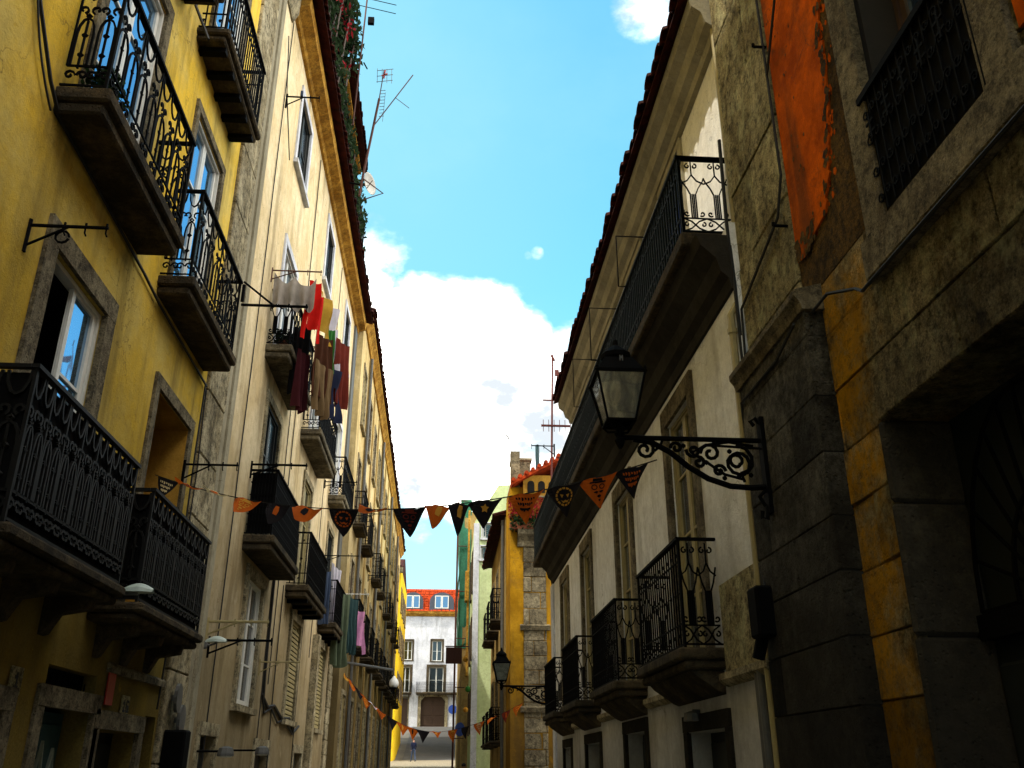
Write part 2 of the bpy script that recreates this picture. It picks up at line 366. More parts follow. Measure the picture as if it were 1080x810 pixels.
def balcony(bld, T, u0, u1, z, dep, th=.16, h=1.05, style='scroll', mat='iron', smat='slab', corbels=2, pw=.42, thick=1., name='balcony', label=None, screen=False, joists=0, front=None):
    m = M()                               # z = top of slab
    m.cbox(T, u0, u1, -.05, dep+.03, z-th*.55, z, .02)
    m.cbox(T, u0+.035, u1-.035, -.06, dep-.02, z-th, z-th*.55-.002, .02)
    b = build(name, m, MT[smat], bld, label=label)
    if corbels:
        for k in range(corbels):
            m = M(); c = u0+(u1-u0)*(k+.5)/corbels if corbels > 2 else (u0+.3 if k == 0 else u1-.3)
            m.profile(T, [(-.03,z-th-.3),(.04,z-th-.28),(.12,z-th-.13),(dep-.1,z-th-.09),(dep-.08,z-th-.003),(-.03,z-th-.003)], c-.06, c+.06)
            build('corbel', m, MT[smat], b)
    for k in range(joists):
        m = M(); c = u0+(u1-u0)*(k+.5)/joists; m.box(T, c-.05, c+.05, -.02, dep-.03, z-th-.07, z-th-.003); build('joist', m, MT['iron'], b)
    if screen:
        m = M(); e = .055; m.box(T, u0+e, u1-e, dep-e-.012, dep-e-.006, z+.03, z+h-.03)
        for uu in (u0+e, u1-e): m.box(T, uu-.003, uu+.003, .03, dep-e-.013, z+.03, z+h-.03)
        build('dark_screen', m, MT['iron'], b)
    railing(T, u0+.04, u1-.04, dep-.04, z, h, style, MT[mat], b, pw, thick=thick, front=front)
    return b

# ---------------------------------------------------------------- openings
def wall(m, T, u0, u1, z0, z1, ops, rev=.22, thick=0.):
    us = sorted(set([u0, u1]+[o[0] for o in ops]+[o[1] for o in ops])); zs = sorted(set([z0, z1]+[o[2] for o in ops]+[o[3] for o in ops]))
    us = [u for u in us if u0 <= u <= u1]; zs = [z for z in zs if z0 <= z <= z1]
    for i in range(len(us)-1):
        for j in range(len(zs)-1):
            cu = (us[i]+us[i+1])/2; cz = (zs[j]+zs[j+1])/2
            if any(o[0] < cu < o[1] and o[2] < cz < o[3] for o in ops): continue
            m.face([T(us[i],0,zs[j]),T(us[i+1],0,zs[j]),T(us[i+1],0,zs[j+1]),T(us[i],0,zs[j+1])])
    for o in ops:
        a, b, c, d = o[:4]; r = o[4] if len(o) > 4 else rev
        m.face([T(a,0,c),T(a,-r,c),T(a,-r,d),T(a,0,d)]); m.face([T(b,0,c),T(b,0,d),T(b,-r,d),T(b,-r,c)])
        m.face([T(a,0,d),T(a,-r,d),T(b,-r,d),T(b,0,d)]); m.face([T(a,0,c),T(b,0,c),T(b,-r,c),T(a,-r,c)])
def shell(m, T, u0, u1, z0, z1, dep, b0=None):
    m.face([T(u0,0,z0),T(u0,0,z1),T(u0,-dep,z1),T(u0,-dep,z0)]); m.face([T(u1,0,z0),T(u1,-dep,z0),T(u1,-dep,z1),T(u1,0,z1)])
    m.face([T(u0,-dep,z0),T(u1,-dep,z0),T(u1,-dep,z1),T(u0,-dep,z1)]); m.face([T(u0,0,z1),T(u1,0,z1),T(u1,-dep,z1),T(u0,-dep,z1)])
def window(bld, T, a, b, c, d, rev=.22, fmat='whitepaint', gmat='glass_dim', smat='palestone', sw=.14, rows=3, leaves=2, sd=.035, sill=True, kind='window', open_leaf=False, lintel=0, simple=False, shut=None):
    s = M(); pr = sd
    s.box(T, a-sw, a+.006, -.02, pr, c, d+.006); s.box(T, b-.006, b+sw, -.02, pr, c, d+.006)
    s.box(T, a-sw, b+sw, -.02, pr+.003, d+.007, d+sw+.02+lintel)
    if sill: s.box(T, a-sw-.03, b+sw+.03, -.02, pr+.06, c-.1, c-.003)
    w = build(kind, s, MT[smat], bld)
    f = M(); r = rev-.05 if rev > .1 or rev < 0 else rev-.035; fw = .06
    def leaf(u0, u1, dd=r, T2=T):
        f.box(T2, u0, u0+fw, -dd-.02, -dd+.02, c+.01, d-.01); f.box(T2, u1-fw, u1, -dd-.02, -dd+.02, c+.01, d-.01)
        f.box(T2, u0+fw, u1-fw, -dd-.018, -dd+.018, d-.01-fw, d-.01); f.box(T2, u0+fw, u1-fw, -dd-.018, -dd+.018, c+.01, c+.01+fw*1.6)
        for k in range(1, rows):
            z = c+(d-c)*k/rows; f.box(T2, u0+fw, u1-fw, -dd-.015, -dd+.015, z-.014, z+.014)
    fd = min(.09, rev-.01) if rev > 0 else .05
    f.box(T, a+.001, a+.04, -rev+.0, -rev+fd, c+.002, d-.002); f.box(T, b-.04, b-.001, -rev, -rev+fd, c+.002, d-.002)
    f.box(T, a+.04, b-.04, -rev, -rev+fd-.002, d-.042, d-.003)
    L = (b-a-.08)/leaves
    for k in range(leaves):
        if open_leaf and k == 0: continue
        leaf(a+.04+k*L+.003, a+.04+(k+1)*L-.003)
    build('frame', f, MT[fmat], w)
    g = M()
    st = a+.04+(L if open_leaf else 0)
    g.face([T(st,-r-.005,c),T(b-.04,-r-.005,c),T(b-.04,-r-.005,d),T(st,-r-.005,d)])
    build('pane', g, MT[gmat], w)
    bk = M(); bk.face([T(a,-rev+.001,c),T(b,-rev+.001,c),T(b,-rev+.001,d),T(a,-rev+.001,d)])
    if open_leaf:
        f2 = M(); cx = a+.05                # leaf swung into the room on its hinge
        T2 = lambda u, dd, z: T(cx+(u-cx)*.35+0*dd, -r-.02+(-(u-cx))*.2+dd*.3, z)
        bk = M(); bk.face([T(a,-rev-.55,c),T(b,-rev-.55,c),T(b,-rev-.55,d),T(a,-rev-.55,d)]); bk.face([T(a,-rev,c),T(a,-rev-.55,c),T(a,-rev-.55,d),T(a,-rev,d)]); bk.face([T(b,-rev,c),T(b,-rev-.55,c),T(b,-rev-.55,d),T(b,-rev,d)])
        bk.face([T(a,-rev,d),T(a,-rev-.55,d),T(b,-rev-.55,d),T(b,-rev,d)])
        T3 = lambda u, dd, z: T(a+.05-(dd), -(u)-rev+.05, z)
        f2.box(T3, 0, .05, -.02, .02, c+.01, d-.01); f2.box(T3, .42, .47, -.02, .02, c+.01, d-.01)
        for z in (c+.01, c+(d-c)/3, c+(d-c)*2/3, d-.06): f2.box(T3, .05, .42, -.018, .018, z, z+.045)
        build('open_leaf', f2, MT[fmat], w)
    build('dark_room', bk, MT['blackout'], w)
    return w
def shutter(bld, T, a, b, c, d, mat='galv', name='shutter'):
    m = M(); n = int((d-c)/.09)
    for k in range(n): m.hexa([T(a,-.025,c+k*.09),T(b,-.025,c+k*.09),T(b,.01,c+k*.09-.02),T(a,.01,c+k*.09-.02),T(a,-.025,c+k*.09+.07),T(b,-.025,c+k*.09+.07),T(b,.01,c+k*.09+.03),T(a,.01,c+k*.09+.03)])
    return build(name, m, MT[mat], bld)

def tile_eave(bld, T, u0, u1, d1, z1, back=1.3, slope=.4, pitch=.21, mat='tile', name='tiled_eave'):
    m = M(); n = int((u1-u0)/pitch)
    m.profile(T, [(d1-.05,z1-.05),(d1-.05,z1-.02),(d1-back,z1-.02+slope*back),(d1-back,z1-.05+slope*(back))], u0, u1)
    for k in range(n):
        c = u0+(k+.5)*pitch; r = pitch*.52; j = R.uniform(-.03,.03); vs = []; N_ = 6
        for dd, zz in ((d1+j, z1), (d1-back, z1+slope*(back+j))):
            for i in range(N_+1):
                a = math.pi*i/N_; vs.append(T(c+r*math.cos(a), dd, zz-.02+r*.8*math.sin(a)))
            for i in range(N_+1):
                a = math.pi*(N_-i)/N_; vs.append(T(c+r*.8*math.cos(a), dd, zz-.02+r*.6*math.sin(a)))
        q = 2*(N_+1); fs = [(i, (i+1)%q, q+(i+1)%q, q+i) for i in range(q)]+[tuple(range(q))]
        m.mesh(vs, fs)
    return build(name, m, MT[mat], bld)
def roof(bld, T, u0, u1, z, dep, rise=2.2, mat='tile', over=.1):
    m = M()
    m.mesh([T(u0,over,z),T(u1,over,z),T(u1,-dep/2,z+rise),T(u0,-dep/2,z+rise),T(u0,-dep,z),T(u1,-dep,z)], [(0,1,2,3),(3,2,5,4),(0,3,4),(1,5,2),(0,4,5,1)])
    return build('roof', m, MT[mat], bld)
def blocks(m, T, u0, u1, z0, z1, ops, ch, bl, jit=.012, d0=-.12, gap=.007, seed=1, dk=0., bev=(.008,.022)):
    r = random.Random(seed); z = z0; row = 0
    while z < z1-.02:
        h = min(ch*r.uniform(.88,1.14), z1-z)
        if z1-z-h < .12: h = z1-z
        u = u0-(bl*.5 if row % 2 else 0)-r.uniform(0,.2)*bl
        while u < u1:
            L = bl*r.uniform(.7,1.35); rects = [(max(u,u0), min(u+L,u1), z, z+h)]; u += L
            for o in ops:
                nr = []
                for a, b, c, d in rects:
                    A, B, C, D = o[:4]
                    if b <= A or a >= B or d <= C or c >= D: nr.append((a,b,c,d)); continue
                    if a < A: nr.append((a,A,c,d))
                    if b > B: nr.append((B,b,c,d))
                    if c < C: nr.append((max(a,A),min(b,B),c,C))
                    if d > D: nr.append((max(a,A),min(b,B),D,d))
                rects = nr
            m.var = r.random()*(1-dk); j = r.uniform(-jit, jit)
            for a, b, c, d in rects:
                if b-a > .04 and d-c > .03:
                    n0 = len(m.v); m.cbox(T, a+gap, b-gap, d0, j, c+gap, d-gap, r.uniform(*bev))
                    for q in range(n0+1, len(m.v)):
                        x, y, zz = m.v[q]; m.v[q] = (x, y+r.uniform(-1,1)*gap*.8, zz+r.uniform(-1,1)*gap*.8)
        z += h; row += 1

# ---------------------------------------------------------------- ground
def gz(y):
    P = [(-200,0),(38,0),(62,1.55),(79,2.1),(84,2.3),(107,5.9),(112,6),(700,6)]
    for (a, b), (c, d) in zip(P, P[1:]):
        if a <= y <= c: return b+(d-b)*(y-a)/(c-a)
    return 6.
def strip(name, x0, x1, y0, y1, dz, mat, step=3.):
    m = M(); n = max(1, int((y1-y0)/step)); ys = [y0+(y1-y0)*i/n for i in range(n+1)]
    for a, b in zip(ys, ys[1:]): m.face([(x0,a,gz(a)+dz),(x1,a,gz(a)+dz),(x1,b,gz(b)+dz),(x0,b,gz(b)+dz)])
    return struct(build(name, m, mat))
k = N('earth'); MT['earth'] = k.out(k.mix(k.rng(k.noise(.6,6,.6),.3,.7), (.12,.11,.09,1), (.07,.065,.055,1)), .95)
k = N('asphalt'); k.bump(k.noise(60,4,.6),.3,.01); MT['asphalt'] = k.out(k.mix(k.rng(k.noise(1.5,8,.7),.3,.7), (.075,.073,.07,1), (.05,.049,.047,1)), .9)
k = N('pale_cobbles'); vo = k.n.new('ShaderNodeTexVoronoi'); vo.inputs['Scale'].default_value = 11; k.link(k.pos, vo.inputs['Vector'])
k.bump(vo.outputs['Distance'], .5, .02); MT['cobble'] = k.out(k.mix(k.rng(vo.outputs['Distance'],.0,.5), s2l('#b5ab92'), s2l('#6c6454')), .8)
m = M(); ys = [-200,-20,0,38,50,62,79,84,90,96,102,107,112,200,700]
for a, b in zip(ys, ys[1:]): m.face([(-500,a,gz(a)-.15),(500,a,gz(a)-.15),(500,b,gz(b)-.15),(-500,b,gz(b)-.15)])
struct(build('ground', m, MT['earth']))
strip('road', -1.9, 1.7, -30, 83, -.1, MT['cobble']); strip('slope_road', -3.3, 1.9, 83, 109, -.05, MT['asphalt'])
m = M()
for X0, X1, Y0, Y1 in ((-3.6,-1.9,-30,66),(1.7,3.2,-30,66)):
    n = 24
    for i in range(n):
        a = Y0+(Y1-Y0)*i/n; b = Y0+(Y1-Y0)*(i+1)/n
        m.mesh([(X0,a,gz(a)-.14),(X1,a,gz(a)-.14),(X1,b,gz(b)-.14),(X0,b,gz(b)-.14),(X0,a,gz(a)),(X1,a,gz(a)),(X1,b,gz(b)),(X0,b,gz(b))], [(4,5,6,7),(0,4,7,3),(1,2,6,5)])
struct(build('pavement', m, MT['palestone']))
m = M(); m.box(I3, -30, 40, 66, 83, 1.5, 2.0); 
m = M(); n = 8
for i in range(n):
    a = 66+17*i/n; b = 66+17*(i+1)/n; m.face([(-40,a,gz(a)-.05),(40,a,gz(a)-.05),(40,b,gz(b)-.05),(-40,b,gz(b)-.05)])
struct(build('square', m, MT['cobble']))

# ================================================================ LEFT 1: yellow house
LX = -3.2; TL = Fx(LX, 1)
B1 = thing('yellow_house', 'mustard yellow plastered house with ornate black balconies, nearest on the left', 'house', (-3.2, 4, 0))
OA = [(6.35,7.65,6.6,9.1,.1),(9.1,10.35,6.52,9.0,.1),(9.1,10.35,9.88,12.3,.1),(6.35,7.65,9.88,12.3,.1),(6.45,7.62,3.02,5.42,.12),(9.3,10.62,3.02,5.4,.62),
      (7.88,9.0,-.2,2.38,.3),(9.2,10.4,-.2,1.93,.3),(10.62,11.0,.6,2.12,.2),(5.9,7.2,-.2,1.98,.3),(2.5,3.7,3.02,5.42),(2.5,3.7,6.6,9.1),(2.5,3.7,9.88,12.3),(2.4,4.2,-.2,2.3,.3)]
m = M(); wall(m, TL, -6, 11.08, -.2, 19.8, OA); shell(m, TL, -6, 11.08, -.2, 19.8, 9); build('wall', m, MT['yellow'], B1)
m = M(); blocks(m, TL, 11.08, 12.0, -.2, 19.8, [], .9, 2.2, .004, -.1, .004, 3)
for f in range(len(m.v)): m.v[f] = (m.v[f][0]+.05, m.v[f][1], m.v[f][2])
build('stone_pilaster', m, MT['palestone'], B1)
roof(B1, TL, -6, 12, 19.85, 9, over=.25); tile_eave(B1, TL, -6, 12, .45, 19.9)
m = M(); m.box(TL, -6, 3.2, -5, -.15, 19.8, 23.4); m.box(TL, 0, 1.2, -2, -.8, 23.4, 25); build('shade_block', m, MT['beige'], B1)  # unseen block added on the roof to shade the near right house
def door_leaf(o, gm='glass', fm='whitepaint', **kw): return window(B1, TL, *o[:4], rev=o[4] if len(o) > 4 else .22, fmat=fm, gmat=gm, smat='stone', sill=False, kind='balcony_door', **kw)
door_leaf(OA[0]); door_leaf(OA[1], sw=.1); door_leaf(OA[2]); door_leaf(OA[3]); door_leaf(OA[4], rows=3, open_leaf=True, sw=.19); door_leaf(OA[10]); door_leaf(OA[11]); door_leaf(OA[12])
w = window(B1, TL, *OA[5][:4], rev=.62, fmat='darkwood', gmat='glass_black', smat='stone', sill=False, kind='recessed_door', sw=.13)
m = M(); a, b, c, d = OA[5][:4]                     # amber reveal lining
m.box(TL, b-.012, b-.004, -.56, -.001, c, d-.01); m.box(TL, a+.01, b-.013, -.56, -.001, d-.012, d-.004)
build('amber_reveal', m, MT['reveal'], w)
balcony(B1, TL, 5.9, 8.15, 6.6, .4, .24, 1.15, 'ornate', corbels=0, thick=1.35, pw=.55)
balcony(B1, TL, 8.76, 10.92, 6.52, .36, .22, 1.1, 'ornate', corbels=0, thick=1.2, pw=.5)
balcony(B1, TL, 8.6, 10.65, 9.88, .36, .17, 1.1, 'bars', corbels=0, joists=5, thick=1.3)
balcony(B1, TL, 5.9, 8.15, 9.88, .4, .17, 1.1, 'bars', corbels=0, joists=5, thick=1.2)
balcony(B1, TL, 5.72, 7.98, 3.02, .45, .16, 1.06, 'ornate', 'ironb', corbels=3, screen=True, thick=1.7, pw=.3)
balcony(B1, TL, 8.45, 10.72, 2.98, .45, .16, 1.04, 'ornate', 'ironb', corbels=3, screen=True, thick=1.7, pw=.3)
balcony(B1, TL, 2.0, 4.2, 3.02, .42, .16, 1.06, 'ornate', 'ironb', corbels=3, screen=True, thick=1.1, pw=.5)
# street doors
def street_door(bld, T, o, mat, rev=.3, panels=3, fan=False, sm='stone'):
    a, b, c, d = o[:4]; m = M()
    m.box(T, a, b, -rev-.05, -rev+.06, c, d)
    for k in range(2):
        x0 = a+(b-a)*k/2+.06; x1 = a+(b-a)*(k+1)/2-.06
        for q in range(panels): m.cbox(T, x0, x1, -rev+.06, -rev+.085, c+.25+(d-c-.3)*q/panels+.04, c+.25+(d-c-.3)*(q+1)/panels-.04, .015)
    dr = build('door', m, MT[mat], bld)
    s = M(); s.box(T, a-.15, a+.005, -.02, .03, c, d+.004); s.box(T, b-.005, b+.15, -.02, .03, c, d+.004); s.box(T, a-.15, b+.15, -.02, .035, d+.006, d+.17)
    build('door_surround', s, MT[sm], dr)
    h = M(); h.lathe(T((a+b)/2+.06, -rev+.12, c+1.1), [(.01,-.03),(.03,-.01),(.03,.01),(.01,.03)], 8); build('handle', h, MT['galv'], dr)
    return dr
street_door(B1, TL, (7.88,9.0,-.2,2.05), 'teal')
m = M(); m.box(TL, 7.88, 9.0, -.2, -.12, 2.12, 2.38)
for i in range(9): m.tube([TL(7.92+i*.13,-.1,2.12), TL(7.98+i*.13,-.1,2.37)], .008, 4)
build('transom_grille', m, MT['iron'], B1)
k = M(); zz = [(8.0,1.2),(8.12,1.85),(8.2,1.4),(8.34,1.9),(8.42,1.35),(8.55,1.8),(8.66,1.3),(8.8,1.75),(8.88,1.45)]
k.tube([TL(u,-.205,z) for u, z in zz], .022, 4); k.tube([TL(u+.03,-.2,z-.25) for u, z in zz[1:8]], .018, 4); build('graffiti_lines', k, MT['hoodwhite'], B1)
street_door(B1, TL, (9.2,10.4,-.2,1.93), 'darkwood'); street_door(B1, TL, (5.9,7.2,-.2,1.98), 'brownwood')
street_door(B1, TL, (2.4,4.2,-.2,2.3), 'darkwood')
m = M(); m.box(TL, 10.62, 11.0, -.18, -.14, .6, 2.12)
for i in range(5): m.tube([TL(10.66+i*.08,-.12,.6), TL(10.66+i*.08,-.12,2.12)], .008, 4)
build('grilled_window', m, MT['iron'], B1)
# ledge over the shopfront
m = M(); m.profile(TL, [(-.02,2.44),(.05,2.44),(.05,2.5),(.02,2.53),(-.02,2.53)], 9.2, 11.05); build('ledge', m, MT['stone'], B1)
def number_plaque(T, u, z, txt, lab, w=.16, h=.12, mat='signwhite', tm='cable', size=.09, cat='sign', d=.01, name='number_plaque', lay=None):
    m = M(); m.cbox(T, u-w/2, u+w/2, d, d+.012, z-h/2, z+h/2, .003)
    o = build(name, m, MT[mat]); tag(o, lab, cat)
    if txt: letters(o, T, u, z, txt, size, d+.014, tm)
    return o
FONT = {'0':['111','101','101','101','111'],'1':['010','110','010','010','111'],'2':['111','001','111','100','111'],'3':['111','001','111','001','111'],'6':['111','100','111','101','111'],'8':['111','101','111','101','111'],'4':['101','101','111','001','001'],'M':['101','111','111','101','101'],'5':['111','100','111','001','111']}
def letters(par, T, u, z, txt, size, d, mat):
    m = M(); px = size/5; W = len(txt)*4*px-px; x = u-W/2
    for ch in txt:
        for r, row in enumerate(FONT[ch]):
            for c, on in enumerate(row):
                if on == '1': m.box(T, x+c*px, x+(c+1)*px, d, d+.002, z+size/2-(r+1)*px, z+size/2-r*px)
        x += 4*px
    build('lettering', m, MT[mat], par)

# ================================================================ LEFT 2: cream house
B2 = thing('cream_house', 'cream house with three columns of balconies, ochre cornice and roof terrace', 'house', (-3.2, 12, 0))
U0, U1, ZT = 12.0, 27.0, 14.88
cols = [(14.85,16.1),(19.45,20.65),(23.95,25.15)]
OB = []
for a, b in cols: OB += [(a,b,12.55,14.2,.1),(a,b,8.3,10.68,.1),(a,b,4.98,7.5,.1),(a,b,2.5,4.45,.1)]
OB += [(13.0,13.9,-.2,2.0),(16.9,18.2,-.2,1.9),(21.3,22.5,-.2,1.9)]
m = M(); wall(m, TL, U0+.55, U1, -.2, ZT, OB); shell(m, TL, U0+.55, U1, -.2, ZT, 9); build('wall', m, MT['cream'], B2)
m = M(); m.box(TL, U0, U0+.55, -.3, .035, -.2, ZT-.02); m.box(TL, U0+.2, U0+.32, .036, .07, -.2, ZT-.3); build('corner_pilaster', m, MT['cornicew'], B2)
for i, (a, b) in enumerate(cols):
    window(B2, TL, a, b, 12.55, 14.2, rev=.1, smat='whitewash', gmat='glass_dim', rows=2, fmat='darkwood')
    window(B2, TL, a, b, 8.3, 10.68, rev=.1, smat='whitewash', gmat='glass_dim', sill=False, kind='balcony_door', fmat='whitepaint')
    window(B2, TL, a, b, 4.98, 7.5, rev=.1, smat='palestone', gmat='glass_dim', sill=False, kind='balcony_door', fmat='darkwood' if i != 1 else 'creampaint')
    w = window(B2, TL, a, b, 2.5, 4.45, rev=.1, smat='palestone', gmat='glass_dim', rows=3, fmat='whitepaint' if i == 0 else 'creampaint', sw=.16, sd=.05)
    if i: shutter(w, TL, a+.02, b-.02, 2.55, 4.4, 'creampaint', 'louvred_shutter')
BU = [(14.2,16.8),(18.4,21.35),(23.5,26.2)]
st2 = ['scroll','ornate','scroll']
for i, (a, b) in enumerate(BU):
    balcony(B2, TL, a, b, 8.3, .42, .24, 1.05, st2[i], corbels=0, thick=1.4, smat='palesslab')
    balcony(B2, TL, a, b, 4.98, .44 if i else .46, .24, 1.05, 'dense' if i == 0 else 'bars', corbels=0, joists=0 if i == 0 else 4, thick=1.4, smat='slab', screen=i == 0)
for o in OB[12:]: street_door(B2, TL, o, 'darkwood', .2, sm='palestone')
# sills, cornice, tiles
m = M(); m.profile(TL, [(-.05,14.8),(.06,14.82),(.1,14.9),(.3,14.96),(.32,15.16),(.2,15.2),(-.05,15.2)], 13.2, U1+.1); build('cornice', m, MT['ochrestone'], B2)
m = M(); m.profile(TL, [(-.05,14.5),(.03,14.5),(.12,14.7),(.14,15.16),(-.05,15.16)], U0, 13.19); build('cornice_return', m, MT['palestone'], B2)
tile_eave(B2, TL, U0, U1+.15, .56, 15.26, back=.75, slope=.25)
# roof terrace: set back attic with its own tiled roof, plants along an iron parapet
m = M(); m.box(TL, U0+.2, 23.9, -6, -.35, 15.2, 18.9); 
att = build('attic_storey', m, MT['beige'], B2)
for u in (14.2, 17.6, 21.0):
    window(att, lambda a, d, z: TL(a, d-.35, z), u, u+1.1, 16.6, 18.5, rev=.02, smat='palestone', fmat='whitepaint', gmat='glass', sill=False)
m = M(); m.box(TL, U0+.2, 24.6, -.349, .28, 15.75, 15.85)
build('terrace_floor', m, MT['darkwood'], B2)
m = M(); m.box(TL, 19.0, 23.8, -.349, .16, 18.8, 18.9); build('attic_soffit', m, MT['ochrestone'], B2)
tile_eave(B2, TL, 18.9, 23.9, .4, 18.95, back=1.2, slope=.3, name='attic_eave')
railing(TL, U0+.3, 24.5, .3, 15.85, 1.35, 'ornate', MT['iron'], B2, pw=.6, thick=1.6)
m = M(); m.box(TL, U0+.2, 18.85, -.34, .44, 19.12, 19.25)
for i in range(8): m.box(TL, U0+.4+i*.8, U0+.48+i*.8, -.34, .48, 18.95, 19.1)
build('pergola', m, MT['darkwood'], B2)
roof(B2, TL, U0, 23.9, 19.3, 9, rise=1.2, over=-.3); roof(B2, TL, 24.0, U1, 15.3, 9, rise=1.6, over=-.05)
# wide grey strip at the far end and its downpipe
m = M(); m.box(TL, 26.35, U1-.01, -.1, .06, 6.4, 14.75); build('grey_end_strip', m, MT['galv'], B2)
m = M(); blocks(m, TL, 26.3, U1, -.2, 6.4, [], .42, .9, .006, -.1, .006, 8)
for f in range(len(m.v)): m.v[f] = (m.v[f][0]+.06, m.v[f][1], m.v[f][2])
build('corner_stones', m, MT['palestone'], B2)
m = M(); m.box(TL, 22.9, 23.25, .002, .16, -.2, 4.6); build('shop_pilaster', m, MT['palestone'], B2)
m = M()
for u, z0, z1 in ((13.3,.2,14.6),(17.5,3,14.6),(22.4,4,14.6),(16.95,1.0,8.2)):
    m.tube([TL(u+R.uniform(-.02,.02),.02,z0+(z1-z0)*i/12) for i in range(13)], .011, 4)
m.tube([TL(u_,.03,z_) for u_, z_ in ((17.0,4.9),(17.02,3.2),(17.1,2.75),(17.6,2.62),(18.3,2.68),(19.2,2.5),(20.2,2.55),(20.9,2.3),(21.6,2.45))], .028, 5)
m.tube([TL(u_,.03,z_) for u_, z_ in ((17.0,2.8),(17.3,2.5),(18.0,2.62),(18.8,2.4),(19.6,2.5),(20.8,2.25))], .02, 5)
for u in (18.1, 21.0): m.tube([TL(u,.02,4.9), TL(u,.02,2.6), TL(u+.1,.02,1.4)], .012, 4)
build('wall_cables', m, MT['cable'], B2)

# ================================================================ LEFT 3: long buff house
p0 = (-2.97, 27.15); p1 = (-3.3, 64.5); T3 = facade(p0, p1, 1); L3 = 37.0
B3 = thing('buff_house', 'long buff house with tall narrow dark windows in four rows, beyond the cream one', 'house', (-3.1, 27.15, 0))
ops = []; n = 12
rows3 = [(1.0+.0,3.6),(5.3,7.6),(8.7,10.9),(12.1,14.1)]
cu = [1.55+3.02*i for i in range(n)]
for c in cu:
    for a, b in rows3: ops.append((c-.5, c+.5, a, b, .08))
m = M(); wall(m, T3, 0, L3, -.2, 15.55, ops, .2); shell(m, T3, 0, L3, -.2, 15.55, 8); build('wall', m, MT['cream3'], B3)
for i, c in enumerate(cu):
    for j, (a, b) in enumerate(rows3):
        window(B3, T3, c-.5, c+.5, a, b, rev=.08, smat='palestone', fmat='brownwood' if (i+j) % 3 else 'creampaint', gmat='glass_black' if j < 2 else 'glass_dim', rows=3, sw=.12, sd=.04)
for i, c in enumerate(cu):
    balcony(B3, T3, c-.85, c+.85, 5.28, .42, .16, 1.0, 'bars', corbels=0, thick=1.8)
    if i % 3 != 2: balcony(B3, T3, c-.8, c+.8, 8.68, .36, .14, 1.0, 'bars', corbels=0, thick=1.6)
for i in range(n-1):
    m = M(); u = cu[i]+1.5; m.box(T3, u-.16, u+.16, .002, .045, -.2, 15.2); build('pilaster', m, MT['beige'], B3)
m = M(); m.profile(T3, [(-.05,15.3),(.06,15.3),(.12,15.45),(.24,15.6),(.24,15.72),(-.05,15.72)], -.02, L3+.05); build('cornice', m, MT['ochrestone'], B3)
tile_eave(B3, T3, 0, L3+.1, .36, 15.8, back=1.0, slope=.3); roof(B3, T3, 0, L3, 15.85, 8, over=.1)
for u in (3.0, 12.1, 21.1, 30.2): m = M(); m.tube([T3(u-.25,.1,0), T3(u-.25,.1,15.2)], .05, 6); build('downpipe', m, MT['galv'], B3)

# ================================================================ LEFT 4: lemon house across the side street
B4 = thing('lemon_house', 'bright lemon yellow house at the far left corner, in full sun', 'house', (-6, 82, 2))
T4 = Fy(80.5)
m = M(); ops = [(-5.2,-4.6,z,z+1.9) for z in (3.4,7.2,11.0,14.6)]+[(-7.5,-6.6,z,z+1.9) for z in (3.4,7.2,11.0,14.6)]
wall(m, T4, -12, -4.0, 1.5, 18.0, ops); shell(m, T4, -12, -4.0, 1.5, 18.0, 14); build('wall', m, MT['lemon'], B4)
for o in ops: window(B4, T4, *o, smat='palestone', fmat='whitepaint', gmat='glass_dim', rows=2, sw=.1)
TS = Fx(-4.0, 1)
for k in range(4):
    for z in (7.2, 11.0, 14.4):
        m_ = window(B4, TS, 82+3*k, 82.9+3*k, z, z+2, rev=-.02, smat='palestone', fmat='brownwood', gmat='glass_black', sw=.12, sd=.06)
m = M(); m.profile(T4, [(-.02,17.5),(.1,17.55),(.25,17.8),(.25,18),(-.02,18)], -12, -3.85); build('cornice', m, MT['palestone'], B4)
tile_eave(B4, T4, -12, -3.8, .35, 18.05, back=1.0, slope=.3, pitch=.25); roof(B4, T4, -12, -4.0, 18.02, 14, over=0)

# ================================================================ FAR: white house closing the street
BF = thing('white_house', 'white house with red tiled mansard and arched slate dormers closing the street', 'house', (0, 110, 6))
TF = Fy(110)
opF = [(-4.75,-3.75,13.2,15.35),(-1.45,-.25,13.1,15.4),(2.1,3.2,13.1,15.4),(-1.7,.0,9.6,12.4),(-5.0,-3.9,9.6,12.4),(2.8,3.9,9.6,12.4),(-2.5,.25,5.8,9.2),(-5.3,-4.0,5.8,9.0),(1.7,2.9,5.8,9.0)]
m = M(); wall(m, TF, -11, 11, 5.5, 18.4, opF, .3); shell(m, TF, -11, 11, 5.5, 18.4, 10); build('wall', m, MT['whitewash'], BF)
for o in opF[:3]: window(BF, TF, *o, rev=.3, smat='slab', fmat='whitepaint', gmat='glass_dim', rows=2, sw=.2)
for o in opF[3:6]: window(BF, TF, *o, rev=.3, smat='slab', fmat='whitepaint', gmat='glass_black', rows=2, sw=.3, sill=False, kind='balcony_door')
m = M(); a, b, c, d = opF[6]; m.prism(TF, [(a-.35,c),(a,c),(a,8.7),(a+.4,9.15),(b-.4,9.15),(b,8.7),(b,c),(b+.35,c),(b+.35,9.1),(b-.2,9.7),(a+.2,9.7),(a-.35,9.1)], -.02, .1); build('arch_surround', m, MT['palestone'], BF)
for o in opF[6:]: street_door(BF, TF, o, 'brownwood', .3, sm='stone')
balcony(BF, TF, -3.1, 2.1, 9.6, .7, .25, 1.1, 'bars', 'greeniron', corbels=3, thick=2.2)
